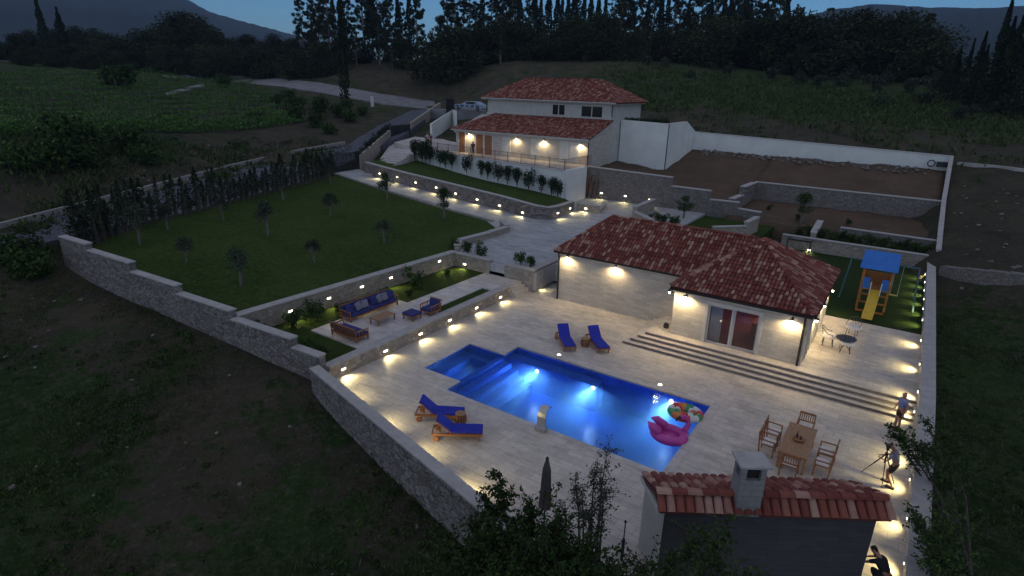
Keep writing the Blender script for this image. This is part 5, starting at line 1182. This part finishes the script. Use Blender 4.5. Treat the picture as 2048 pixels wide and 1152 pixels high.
# ------------------------------------------------------------------ vegetation
def leafcloud(pts,size,up=.3,aspect=.55,jitter=.5,rs=None):
    """pts Nx3 -> quads"""
    n=len(pts); rs=rs or np.random
    a=rs.normal(size=(n,3)); a/=np.linalg.norm(a,axis=1)[:,None]; b=rs.normal(size=(n,3)); b-= (a*b).sum(1)[:,None]*a; b/=np.linalg.norm(b,axis=1)[:,None]
    s=size*(1+jitter*(rs.rand(n)-.5)*2)[:,None]; a=a*s; b=b*s*aspect
    v=np.concatenate([(pts-a)[:,None],(pts+b)[:,None],(pts+a)[:,None],(pts-b)[:,None]],1).reshape(-1,3)
    return v
def leafmesh(name,v,mat,trunk=None,tmat='bark'):
    n=len(v)//4; me=bpy.data.meshes.new(name)
    me.vertices.add(len(v)); me.vertices.foreach_set('co',v.astype(np.float32).ravel()); me.loops.add(n*4); me.loops.foreach_set('vertex_index',np.arange(n*4,dtype=np.int32))
    me.polygons.add(n); me.polygons.foreach_set('loop_start',np.arange(0,n*4,4,dtype=np.int32)); me.polygons.foreach_set('loop_total',np.full(n,4,dtype=np.int32)); me.update(calc_edges=True); me.materials.append(M[mat]); return me
def clumps(centers,radii,n,sq=1.):
    out=[]
    for c,r in zip(centers,radii):
        k=max(4,int(n*(r**2)/sum(q**2 for q in radii))); d=np.random.normal(size=(k,3)); d/=np.linalg.norm(d,axis=1)[:,None]
        rr=r*np.random.rand(k)**.45; out.append(np.array(c)+d*rr[:,None]*np.array([1,1,sq]))
    return np.concatenate(out)
def tree_proto(name,crown_v,lm,trunk_mb,tm,smooth=True):
    t=thing(name,(0,0,0),None,None)
    me=leafmesh('crown',crown_v,lm); o=bpy.data.objects.new('crown',me); COL.objects.link(o); o.parent=t
    if trunk_mb:
        me=trunk_mb.mesh('trunk',tm); o2=bpy.data.objects.new('trunk',me); COL.objects.link(o2); o2.parent=t
    regkids(t); return t
def mk_cypress(h=10,w=1.3,n=1700,ls=.2):
    z=np.random.rand(n)**.8*h; prof=w*np.sin(np.clip(z/h*1.0+.06,0,1)**.6*math.pi)**.7*(1-.35*z/h); a=np.random.rand(n)*6.283
    prof=prof*(1+.22*np.sin(a*3+z*.9)+.12*np.sin(z*3.1)); r=prof*np.random.rand(n)**.35
    p=np.stack([r*np.cos(a),r*np.sin(a),z*.97+.5],1); v=leafcloud(p,ls,aspect=.5)
    return tree_proto('cypress_tree',v,'leafdark',MB().tube([(0,0,-1),(0,0,h*.5),(0,0,h*.92)],[.16,.1,.02],6),'bark')
def mk_pine(h=11,n=2200,seed=0,ls=.22,dens=1):
    rs=random.Random(seed); tb=MB(); lx=rs.uniform(-.4,.4); ly=rs.uniform(-.4,.4)
    tb.tube([(0,0,-1),(lx*.3,ly*.3,h*.4),(lx,ly,h*.95)],[.2,.14,.03],7); C_,R__=[],[]
    for i in range(75):
        f=rs.uniform(.12,1)**.85; z=h*f; a=rs.uniform(0,6.28); rr=(1.12-f)**.7*h*.22*rs.uniform(.35,1.15); q=(lx*f+rr*math.cos(a),ly*f+rr*math.sin(a),z+rr*.2); 
        tb.tube([(lx*f,ly*f,z-rr*.2),q],[.05,.015],5); C_.append(q); R__.append(rs.uniform(.3,.75)*(.55+.6*(1-f)))
    v=leafcloud(clumps(C_,R__,n,.75),ls,aspect=.4); return tree_proto('pine_tree',v,'leafpine',tb,'palebark')
def mk_broad(h=6,w=3,n=2200,seed=0,lm='leaf',ls=.17,name='broadleaf_tree',tm='bark',low=.25,nc=13):
    rs=random.Random(seed); tb=MB(); tb.tube([(0,0,-1),(.1,0,h*.3),(.15,.1,h*.55)],[.2*w/3,.15*w/3,.08*w/3],7); C_,R__=[],[]
    for i in range(nc):
        f=rs.uniform(low,.88); a=rs.uniform(0,6.28); rr=w*.5*rs.uniform(.2,1)*math.sin(min(1,f*1.25)*math.pi*.9+.2)**.5 if True else 0
        q=(rr*math.cos(a),rr*math.sin(a),h*f); tb.tube([(.1,0,h*.3),q],[.06*w/3,.02],5); C_.append(q); R__.append(w*rs.uniform(.16,.28))
    v=leafcloud(clumps(C_,R__,n,.85),ls,aspect=.6); return tree_proto(name,v,lm,tb,tm)
def mk_bush(h=1.2,w=1.1,n=500,lm='leaf',ls=.07,name='shrub',seed=0):
    rs=random.Random(seed); C_=[(rs.uniform(-.3,.3)*w,rs.uniform(-.3,.3)*w,h*rs.uniform(.25,.8)) for i in range(8)]; R__=[w*rs.uniform(.22,.34) for i in range(8)]
    v=leafcloud(clumps(C_,R__,n,h/w if h>w else .9),ls,aspect=.55)
    tb=MB(); 
    for i in range(4): a=i*1.57; tb.tube([(0,0,-.2),(.15*w*math.cos(a),.15*w*math.sin(a),h*.6)],[.025,.01],5)
    return tree_proto(name,v,lm,tb,'bark')
def inst(protos,k,loc,s,rz,label,cat,group,sz=None):
    pr=protos[k%len(protos)]
    if pr.name not in used: used[pr.name]=1; o=pr
    else: o=copy_tree(pr)
    o.location=loc; o.rotation_euler=(0,0,rz); o.scale=(s,s,sz or s); tag(o,label,cat,group); return o
CYP=[mk_cypress(10,1.1,1900,.19),mk_cypress(10,1.5,2200,.2),mk_cypress(10,.75,1500,.17)]
PIN=[mk_pine(11,8500,s,ls=.13) for s in (1,2,3,4,5)]
BRO=[mk_broad(7,8.5,7500,s,ls=.17,lm='leafpine',low=.06,nc=30) for s in (11,12,13)]
OLV=[mk_broad(2.3,1.5,900,s,'leafolive',.055,'olive_tree','palebark',.5) for s in (21,22,23)]
BSH=[mk_bush(1.6,2.0,800,'leafolive',.11,'shrub',s) for s in (31,32)]
BSG=[mk_bush(1.8,2.4,900,'leaf',.12,'shrub',s) for s in (41,42)]
# background forest: columns by picture x, crowns reach the picture y given
items=[]
rs=random.Random(5)
def bt(px,top,base,r,kind): items.append((px,top,base,r,kind))
for px,top,r in ((8,90,190),(45,70,215),(75,62,230),(128,60,235),(165,55,230),(200,60,215),(235,72,200),(262,80,190),(300,62,205),(335,50,215),(372,32,225),(405,36,220),(430,58,210),(462,78,225),(497,72,235),(528,82,230),(556,70,235),(590,80,240)): bt(px,top,0,r,'B')
for px,top,r in ((104,-20,205),(140,12,215)): bt(px,top,0,r,'C')
x=612
while x<1600:
    r=rs.uniform(165,215); gap=(700<x<722) or (772<x<786) or (845<x<885)
    k=rs.choice('PPPC' if x<1000 else 'PPCC'); top=rs.uniform(-55,5) if not gap else rs.uniform(35,75)
    if 1000<x<1560: top=rs.uniform(-60,-5)
    if x>1560: top=rs.uniform(5,35)
    bt(x,top,0,r,k); x+=rs.uniform(9,17)
x=900
while x<1620: bt(x,rs.uniform(30,75),0,rs.uniform(150,170),rs.choice('BBP')); x+=rs.uniform(16,28)
x=640
while x<1000: bt(x,rs.uniform(75,100),0,rs.uniform(165,190),'B'); x+=rs.uniform(30,50)
for x in range(6,620,27): bt(x+rs.uniform(-8,8),rs.uniform(84,104),0,rs.uniform(175,200),'B')
for px,top,r,k in ((1605,40,170,'B'),(1640,14,165,'P'),(1665,35,160,'B'),(1690,30,165,'B'),(1712,40,160,'B'),(1745,45,160,'B'),(1780,34,160,'B'),(1810,45,155,'B'),(1838,24,160,'P'),(1855,60,155,'B'),(1500,60,160,'B')): bt(px,top,0,r,k)
for px,top,r in ((1892,105,128),(1910,92,125),(1932,74,124),(1952,60,122),(1985,-14,118),(2000,30,121),(2016,26,116),(2034,18,120),(2052,40,114),(2070,20,116),(1962,86,112),(2040,90,110)): bt(px,top,0,r,'C')
bt(688,-6,0,124,'T'); 
items.sort()
cnt={}
tot={}
for it in items: tot[it[4]]=tot.get(it[4],0)+1
NM={'B':('bushy dark tree','tree','bushy trees on the skyline'),'P':('tall thin pine','pine tree','pines on the ridge'),'C':('dark pointed cypress','cypress tree','cypresses on the ridge'),'T':('','cypress tree',None)}
for (px,top,base,r,k) in items:
    p=far(px,150,r); z=gz(p.x,p.y); zt_=ztop(p.x,p.y,top) if True else 0; h=max(3.5,zt_-z); i=cnt.get(k,0); cnt[k]=i+1
    if k=='B': s=h/7.; inst(BRO,i,(p.x,p.y,z),s*1.3,rs.uniform(0,6.3),f'{ordn(i)} bushy dark tree from the left along the wooded skyline','tree','bushy trees on the skyline',s)
    elif k=='P': s=h/11.3; inst(PIN,i,(p.x,p.y,z),s*.85,rs.uniform(0,6.3),f'{ordn(i)} tall open pine from the left on the ridge behind the houses','pine tree','pines on the ridge',s)
    elif k=='C': s=h/10.4; inst(CYP,i,(p.x,p.y,z),s*rs.uniform(.85,1.15)*(.9 if h<20 else .75),rs.uniform(0,6.3),f'{ordn(i)} dark pointed cypress from the left on the ridge','cypress tree','cypresses on the ridge',s)
    else: s=h/10.4; inst(CYP,2,(p.x,p.y,z),s*.75,0,'slim lone cypress standing in front beside the upper road','cypress tree',None,s)
# slope and roadside shrubs
i=0
for (px,py,r,s) in [(1290,120,138,1.6),(1330,128,135,1.3),(1455,140,125,1.5),(1540,155,115,1.6),(1600,160,112,1.6),(1640,168,108,1.5),(1680,165,108,1.7),(1740,175,108,1.8),(1770,160,112,1.7),(1830,180,105,1.9),(1870,172,108,2),(1905,190,104,2),(1940,205,98,2),(1850,205,98,1.5),(1970,190,102,2.1),(2010,200,98,2.1),(1990,225,92,1.8),(2035,230,90,1.8),(1760,205,100,1.2),(1930,235,92,1.4),(1700,150,118,1.8),(1560,140,128,1.6),(1380,150,120,1.1)]:
    p=hit(px,py+8); inst(BSH,i,(p.x,p.y,p.z),s,i*1.3,f'{ordn(i)} grey green bush from the top left on the grassy slope above the white wall','bush','bushes on the slope'); i+=1
i=0
for (px,py,r,s) in [(450,165,150,1.6),(575,190,140,1.3),(560,205,120,1.5),(600,210,112,1.5),(640,215,110,1.7),(672,225,106,1.6),(700,235,102,1.4),(640,245,98,1.5),(690,215,112,1.4),(720,222,110,1.2),(660,260,92,1.2),(600,230,100,1.6),(245,165,140,2.3),(215,160,150,2.0),(160,300,74,2.2),(275,295,78,1.8),(100,330,68,1.6),(30,340,66,1.6),(175,330,70,1.5),(300,320,74,1.3),(510,240,100,1.3),(20,525,47,1.3),(70,545,45,1.1),(430,130,190,2.2),(500,135,190,2),(590,130,190,2.2)]:
    p=hit(px,py+10); inst(BSG,i,(p.x,p.y,p.z-.1),s,i*1.7,f'{ordn(i)} dark green bush among those left of the road and field','bush','bushes left of the road'); i+=1
# hedge along the road: individual young cypresses
HG=[mk_cypress(2.6,.42,420,.07),mk_cypress(2.6,.5,460,.075),mk_cypress(2.6,.36,380,.065)]
for h_ in HG:
    h_.name='hedge_cypress'; regkids(h_)
    for c_ in KIDS[h_.name]:
        if c_.name.startswith('crown'): c_.data.materials[0]=M['leafhedge']
hp=[(-43.4,14.6),(-44.2,16.4),(-46.4,20.4),(-47.7,24.8),(-49.2,30.2),(-51.2,36.8),(-52.4,41),(-54.2,44.0)]
L=[0]
for a,b in zip(hp,hp[1:]): L.append(L[-1]+math.dist(a,b))
nh=46
for i in range(nh):
    s=L[-1]*i/(nh-1); k=max(j for j in range(len(L)) if L[j]<=s+1e-6); k=min(k,len(hp)-2); f_=(s-L[k])/(L[k+1]-L[k]); x=lerp(hp[k][0],hp[k+1][0],f_)+rs.uniform(-.2,.2); y=lerp(hp[k][1],hp[k+1][1],f_)
    sc_=rs.uniform(.68,1.2); inst(HG,i,(x,y,zl(x,y)),rs.uniform(1.2,1.75),rs.uniform(0,6),f'{ordn(i)} young evergreen from the near end of the hedge along the road','hedge plant','young evergreens in the roadside hedge',sc_)
i=0
for (x,y) in ((-44.6,15.2),(-45.2,17.2),(-45.8,18.6),(-44.8,16.4),(-46.2,19.8),(-43.7,15.4)):
    inst(HG,i+1,(x-.3,y,zl(x,y)),1.25,i,f'{ordn(i)} bushy evergreen in the dense near corner of the hedge','hedge plant','bushy evergreens at the hedge corner',1.15); i+=1
# olive trees on the lawn
OL=[(373,525,1.0),(480,572,1.1),(535,470,1.1),(630,525,.85),(568,400,1.1),(447,440,1.05),(660,432,1.0),(277,488,1.1),(335,460,1.0),(770,485,.8),(662,365,1.0)]
DS=['in the middle row nearest the stepped wall','closest to the near corner of the lawn','standing in the centre of the lawn','faint and small beside the garden wall','by the hedge near its middle','third along the hedge from the near end','right of the centre towards the gate','in the near left corner by the hedge','second along the hedge from the near end','faint and dark at the right end of the lawn','close to the lower gate']
for i,(px,py,s) in enumerate(OL):
    p=on(px,py,zl); inst(OLV,i,(p.x,p.y,p.z),s*(.8+.3*((i*7)%5)/4),i*1.1,'young olive tree '+DS[i],'olive tree','young olive trees on the lawn')
YT=[mk_broad(2.6,1.7,1300,s,'leaf',.06,'young_tree','palebark',.4) for s in (51,52)]
p=on(773,398,zl); inst(YT,0,(p.x,p.y,p.z),1.0,0,'leafy young tree left at the edge of the lawn in front of the planter lights','tree',None)
p=on(888,436,zl); inst(YT,1,(p.x,p.y,p.z),1.05,2,'leafy young tree right at the edge of the lawn in front of the planter lights','tree',None)
# shrubs against the terrace wall
SH=[mk_bush(1.5,1.0,700,'leafhedge',.07,'round_shrub',s) for s in (61,62,63)]
sp=[(797,318,1.5),(815,322,1.6),(832,322,1.5),(846,324,1.3),(870,329,1.2),(888,331,1.2),(905,334,1.2),(932,342,1.25),(955,351,1.1),(972,354,1.15),(990,360,1.2),(1010,365,1.2),(1030,370,1.25),(1050,377,1.3),(1075,384,1.1),(1095,390,1.15),(1113,393,1.1)]
for i,(px,py,s) in enumerate(sp):
    p=on(px,py,lambda x,y:zp(x)+.1)
    t_=max(0,min(1,(p.x-TE1.x)/(TE0.x-TE1.x))); q=TE1.lerp(TE0,t_)+nrm*.95
    inst(SH,i,(q.x,q.y,zp(q.x)+.0),s*.95,i,f'{ordn(i)} round shrub from the left at the foot of the terrace wall','shrub','round shrubs along the terrace wall',s)
# plants on the ramp between gates
for i in range(8):
    f_=i/7; a=at(724,338,3.0);b=at(781,277,4.9); p=a.lerp(b,f_); inst(SH,i,(p.x-1.0,p.y+.4,p.z+.6),1.1,i,f'{ordn(i)} leafy plant up the slope between the two dark gates','plant','plants between the two gates',1.0)
# planting in the sofa garden and beds
GS=[mk_bush(1.1,1.0,700,'leaf',.06,'garden_shrub',s) for s in (71,72,73)]
gl=[(-25.4,17.4,1.0,'leafy shrub below the first two wall lights behind the sofa'),(-25.3,18.6,1.15,'big leafy shrub behind the left end of the long sofa'),(-25.1,20.1,.6,'low shrub behind the middle of the long sofa'),(-24.9,25.9,1.25,'tall leafy shrub at the lit garden wall above the walkway'),(-25.2,23.6,.6,'low shrub in the garden bed behind the right end of the sofa'),(-24.6,28.8,.55,'small pale plant in front of the lights at the garden corner'),(-24.0,24.6,.5,'tiny shrub on the grass behind the coffee table'),(-21.3,15.7,.8,'dark plant growing over the near garden wall'),(-22.1,15.6,.9,'leafy plant hanging over the boundary wall corner'),(-26.0,15.8,.7,'shrub in the near left corner of the sofa garden')]
for i,(x,y,s,l) in enumerate(gl): inst(GS,i,(x,y,.58),s,i,l,'shrub','shrubs in the sofa garden')
bl=[((908,500),.9,'reddish dark shrub left in the bed by the lawn corner'),((935,503),.9,'green shrub in the middle of the bed left of the garden steps'),((962,508),1.0,'upright dark shrub next to the garden steps on the left'),((1040,525),1.0,'pointed dark shrub right of the garden steps'),((1060,530),.85,'small reddish shrub at the corner wall near the pool house')]
for i,(a,s,l) in enumerate(bl): p=iny(a[0],a[1]+8,32.1); inst(GS,i+1,(p.x,32.15,1.37),s*.95,i,l,'shrub','shrubs beside the garden steps')
p=iny(1362,450,52.5); inst(YT,0,(p.x,52.8,1.6),.9,1,'small leafy tree in the lit flower bed above the red roof','tree',None)
for i in range(5): inst(GS,i,(-18.8+i*.55,50.2+.3*(i%2),1.6),.8,i,f'{ordn(i)} dark shrub from the left in the flower bed behind the red roof','shrub','shrubs in the flower bed')
for i in range(13):
    x=lerp(-7.0,1.8,i/12.); inst(GS,i,(x,54.1+.3*math.sin(i*2),1.35),1.0,i,f'{ordn(i)} dark shrub from the left in the hedge above the playground wall','shrub','hedge above the playground',.9)
inst(YT,1,(-7.6,56.9,1.9),1.1,1,'dark bushy tree at the gap in the low garden wall','tree',None)
for i,(x,y) in enumerate(((-11,60.5),(-4,58.5),(-8,57.6))): inst(GS,i,(x,y,2.02),.6,i,f'{ordn(i)} tiny bush from the back on the bare garden soil','bush','tiny bushes on the bare soil')
for i in range(12): inst(SH,i,(lerp(-28.4,-23.6,i/11),64.6,9.1),.55,i,f'{ordn(i)} dark hedge plant from the left on top of the tall white wall','hedge plant','hedge on the tall white wall',.45)
# vineyard rows (stuff)
pts=[]; posts=MB()
for j in range(15):
    f_=j/14; A_=hit(-60,lerp(284,150,f_**1.25)); B_=hit(lerp(612,500,f_),lerp(243,158,f_**1.25)); n_=int((A_-B_).length*(75 if j<4 else 42))
    xs_=np.random.rand(n_); px_=A_.x+(B_.x-A_.x)*xs_; py_=A_.y+(B_.y-A_.y)*xs_; zz=rbf(WZ,px_,py_)
    w_=.22; pts.append(np.stack([px_+np.random.normal(size=n_)*w_,py_+np.random.normal(size=n_)*w_,zz+.15+np.random.rand(n_)*(1.5 if j<3 else 1.15)*(.6+.4*np.sin(px_*1.7))],1))
    for k in range(14):
        q=A_.lerp(B_,random.random()); z=gz(q.x,q.y); posts.beam((q.x,q.y,z-.2),(q.x+random.uniform(-.1,.1),q.y,z+random.uniform(1.3,2.0)),.05)
v=leafcloud(np.concatenate(pts),.13,aspect=.6); me=leafmesh('vineyard',v,'leafvine'); o=bpy.data.objects.new('vineyard',me); COL.objects.link(o); tag(o,'rows of green vines in the field at the upper left','vineyard',None,'stuff')
o=posts.build('vineyard_posts','palebark'); tag(o,'thin pale posts among the vine rows','vineyard posts',None,'stuff')
# wild grass tufts on the near field and slopes
def scatter(n,region,sz,hmin=0):
    out=[]; tries=0
    x=np.random.uniform(region[0],region[1],n*2); y=np.random.uniform(region[2],region[3],n*2); d=site_dist(x,y); s_=rbf(WS,x,y)
    nz=np.sin(x*.9+1)*np.sin(y*1.1)+np.sin(x*.37+y*.5)
    keep=(d<-.4)&((np.random.rand(n*2)<np.clip(1.1-s_+.25*nz,.08,1))); x=x[keep][:n];y=y[keep][:n]; z=rbf(WZ,x,y); return np.stack([x,y,z],1)
b1=scatter(9000,(-52,6,-1,16),1); b2=scatter(4500,(2.7,22,8,48),1); b3=scatter(5000,(-75,-45,10,60),1); b4=scatter(5000,(-60,25,74,130),1)
def tufts(b,k,h,w,sp):
    n=len(b); c=np.repeat(b,k,axis=0); off=np.random.normal(size=(n*k,2))*sp; base=c.copy(); base[:,:2]+=off; base[:,2]-=.03
    hh=h*(.4+np.random.rand(n*k)); lean=np.random.normal(size=(n*k,2))*hh[:,None]*.45; tip=base.copy(); tip[:,:2]+=lean; tip[:,2]+=hh
    a=np.random.rand(n*k)*6.283; dx=np.stack([np.cos(a),np.sin(a),0*a],1)*w; mid=(base+tip)/2
    return np.concatenate([base[:,None],(mid+dx)[:,None],tip[:,None],(mid-dx)[:,None]],1).reshape(-1,3)
v=np.concatenate([tufts(b1,9,.15,.022,.12),tufts(b2,8,.18,.025,.14),tufts(b3,4,.5,.08,.25),tufts(b4,4,.6,.1,.3)]); me=leafmesh('wild_grass',v,'drygrass'); o=bpy.data.objects.new('wild_grass',me); COL.objects.link(o); tag(o,'rough wild grass and weeds over the dark fields','grass',None,'stuff')
# low weeds in patches
wp=[]
for reg,n_ in (((-50,4,-1,14),1500),((3,20,8,46),600),((-78,-48,10,62),700),((-60,25,76,135),1100)):
    b_=scatter(n_,reg,1); sel=(np.sin(b_[:,0]*.33+2)*np.sin(b_[:,1]*.41)+np.sin(b_[:,0]*.9+b_[:,1]*.7)*.5+np.random.rand(len(b_))*.8)>.25; b_=b_[sel]; k_=34; rad=np.repeat(.12+.4*np.random.rand(len(b_))**2,k_)*(1 if reg[3]<60 else 2.2)
    d_=np.random.normal(size=(len(b_)*k_,3)); d_/=np.linalg.norm(d_,axis=1)[:,None]; d_[:,2]=np.abs(d_[:,2])*.7; wp.append(np.repeat(b_,k_,axis=0)+d_*rad[:,None])
v=np.concatenate([leafcloud(w_,.055 if i_<2 else .12,aspect=.6) for i_,w_ in enumerate(wp)]); me=leafmesh('weeds',v,'leaf'); o=bpy.data.objects.new('weeds',me); COL.objects.link(o); tag(o,'low patches of green weeds over the rough fields','weeds',None,'stuff')
gxy=[]
for q in range(26000):
    u_=np.random.rand(); w_=np.random.rand(); y_=15.3+u_*26; xr=-26.9 if y_<31 else lerp(-27.2,-29.4,(y_-31)/10); xl=-43.2-(y_-15)*.36 if y_>20 else -42.8; x_=lerp(xl,xr,w_); gxy.append((x_,y_,zl(x_,y_)))
v=tufts(np.array(gxy),3,.05,.02,.08); me=leafmesh('lawn_grass',v,'leaf'); o=bpy.data.objects.new('lawn_grass',me); COL.objects.link(o); tag(o,'short grass blades of the large lawn','grass',None,'stuff')
# loose stones
mb=MB()
for i in range(330):
    if i<60: x,y=rs.uniform(-42,-4),rs.uniform(3,14)
    elif i<250: p=hit(rs.uniform(200,640),rs.uniform(290,370)); x,y=p.x,p.y
    else: x,y=rs.uniform(3,15),rs.uniform(46,70)
    if site_dist(np.array([x]),np.array([y]))[0]>-.5: continue
    s=rs.uniform(.03,.10)*(1 if i<60 else 1.6); z=gz(x,y); n0=len(mb.v); mb.box((x,y,z+s*.3),(s*2,s*1.5,s),rz=rs.uniform(0,3),rx=rs.uniform(-.4,.4))
o=mb.build('loose_stones','stone_dark',bevel=.02); tag(o,'loose pale stones scattered over the earth slopes','stones',None,'stuff')
# soil clods along the foot of the upper white wall
mb=MB()
for i in range(160):
    x=rs.uniform(-22,2); y=rs.uniform(YW-2.2,YW-.5); s=rs.uniform(.1,.4); mb.box((x,y,6.0+(y-YW+.6)*.25+.05),(s,s*.8,s*.6),rz=rs.uniform(0,3),ry=rs.uniform(-.4,.4))
o=mb.build('rubble','stone_dark',bevel=.03); tag(o,'grey rubble heaped along the foot of the long white wall','rubble',None,'stuff')
# foreground trees
def fg_tree(name,base,tips,n,ls,lm,label,dens=None):
    t=thing(name,base,label,'tree'); tb=MB(); pts=[]
    for (tip,r,k) in tips:
        tip=Vector(tip); m=Vector(base).lerp(tip,.5)+Vector((rs.uniform(-.2,.2),rs.uniform(-.2,.2),.3)); m2=m.lerp(tip,.6)+Vector((rs.uniform(-.1,.1),rs.uniform(-.1,.1),.1))
        tb.tube([base,m,m2,tip],[.07,.045,.02,.008],6)
        for q in range(k):
            f_=rs.uniform(.35,1.03); b=(m.lerp(m2,f_*2) if f_<.5 else m2.lerp(tip,f_*2-1)); e=b+Vector((rs.gauss(0,r),rs.gauss(0,r),rs.gauss(r*.4,r*.8))); tb.tube([b,e],[.01,.004],4)
            for w_ in range(n): g=rs.uniform(.1,1.1); c_=b.lerp(e,g); pts.append((c_.x+rs.gauss(0,.05),c_.y+rs.gauss(0,.05),c_.z+rs.gauss(0,.05)))
    tb.v=[(v[0]-base[0],v[1]-base[1],v[2]-base[2]) for v in tb.v]; me=tb.mesh('branches','bark'); o=bpy.data.objects.new('branches',me); COL.objects.link(o); o.parent=t
    v=leafcloud(np.array(pts)-np.array(base),ls,aspect=.5); me=leafmesh('leaves',v,lm); o=bpy.data.objects.new('leaves',me); COL.objects.link(o); o.parent=t; return t
def dpt(px,py,z): v=at(px,py,z); return (v.x,v.y,v.z)
bA=dpt(1080,1250,0.2); bA=(bA[0],bA[1],-1.5)
fg_tree('foreground_tree',bA,[(dpt(1000,950,2.6),.2,34),(dpt(975,1000,2.2),.25,34),(dpt(940,1050,2.),.3,40),(dpt(900,1110,2.),.3,40),(dpt(1060,1010,2.4),.3,44),(dpt(1110,1040,2.6),.3,44),(dpt(1000,1080,2.5),.35,50),(dpt(1080,1110,2.8),.35,50),(dpt(1150,1100,2.6),.3,44),(dpt(930,1150,2.2),.35,46),(dpt(1180,1150,2.8),.3,40),(dpt(1120,1170,3.),.35,46),(dpt(1020,1160,2.8),.35,50),(dpt(960,1100,2.4),.35,60),(dpt(1060,1140,2.6),.35,60),(dpt(1110,1100,2.5),.35,60),(dpt(1170,1120,2.6),.35,60),(dpt(1230,1150,2.6),.3,50),(dpt(890,1160,2.2),.35,60),(dpt(1040,1060,2.3),.3,50)],34,.05,'leaf','dense leafy green tree at the bottom centre of the picture')
bB=dpt(1170,1260,.2); bB=(bB[0],bB[1],-1.5)
fg_tree('foreground_tree',bB,[(dpt(1215,897,2.8),.2,26),(dpt(1190,930,2.6),.2,24),(dpt(1150,960,2.4),.2,24),(dpt(1130,1000,2.2),.18,20),(dpt(1210,980,2.6),.2,22),(dpt(1185,1020,2.4),.22,30),(dpt(1200,950,2.6),.2,30),(dpt(1165,990,2.4),.2,30)],16,.035,'leafolive','thin open olive like tree reaching over the near deck wall')
bC=dpt(1310,1300,0); bC=(bC[0],bC[1],-1.5)
fg_tree('foreground_tree',bC,[(dpt(1225,1140,2.2),.25,26),(dpt(1280,1125,2.2),.25,26),(dpt(1340,1120,2.6),.3,30),(dpt(1400,1060,3.2),.3,34),(dpt(1440,1090,3.2),.35,36),(dpt(1380,1140,3.),.35,40),(dpt(1460,1040,3.2),.25,26),(dpt(1500,1140,3.2),.3,24),(dpt(1290,1150,2.4),.3,34)],18,.045,'leaf','leafy dark tree in front of the barbecue house wall')
bD=(4.0,20.5,-1.3)
fg_tree('field_tree',bD,[(dpt(1775,850,2.2),.14,18),(dpt(1800,875,2.2),.22,36),(dpt(1830,885,2.3),.25,36),(dpt(1850,840,2.2),.18,18),(dpt(1860,900,2.2),.3,30),(dpt(1880,940,2.),.35,30),(dpt(1890,870,2.),.3,30)],16,.05,'leaf','leafy tree outside the right wall whose branch hangs over the deck')
bE=(3.9,15.6,-1.5)
fg_tree('field_tree',bE,[(dpt(1822,1010,2.),.2,26),(dpt(1840,1050,1.8),.22,30),(dpt(1860,1080,1.8),.3,30),(dpt(1870,1030,1.8),.3,30),(dpt(1890,1110,1.8),.35,34),(dpt(1850,1130,1.8),.3,30),(dpt(1900,1000,1.6),.35,30)],18,.05,'leaf','dark leafy tree outside the right wall at the bottom right')
# grass blades on the near garden beds
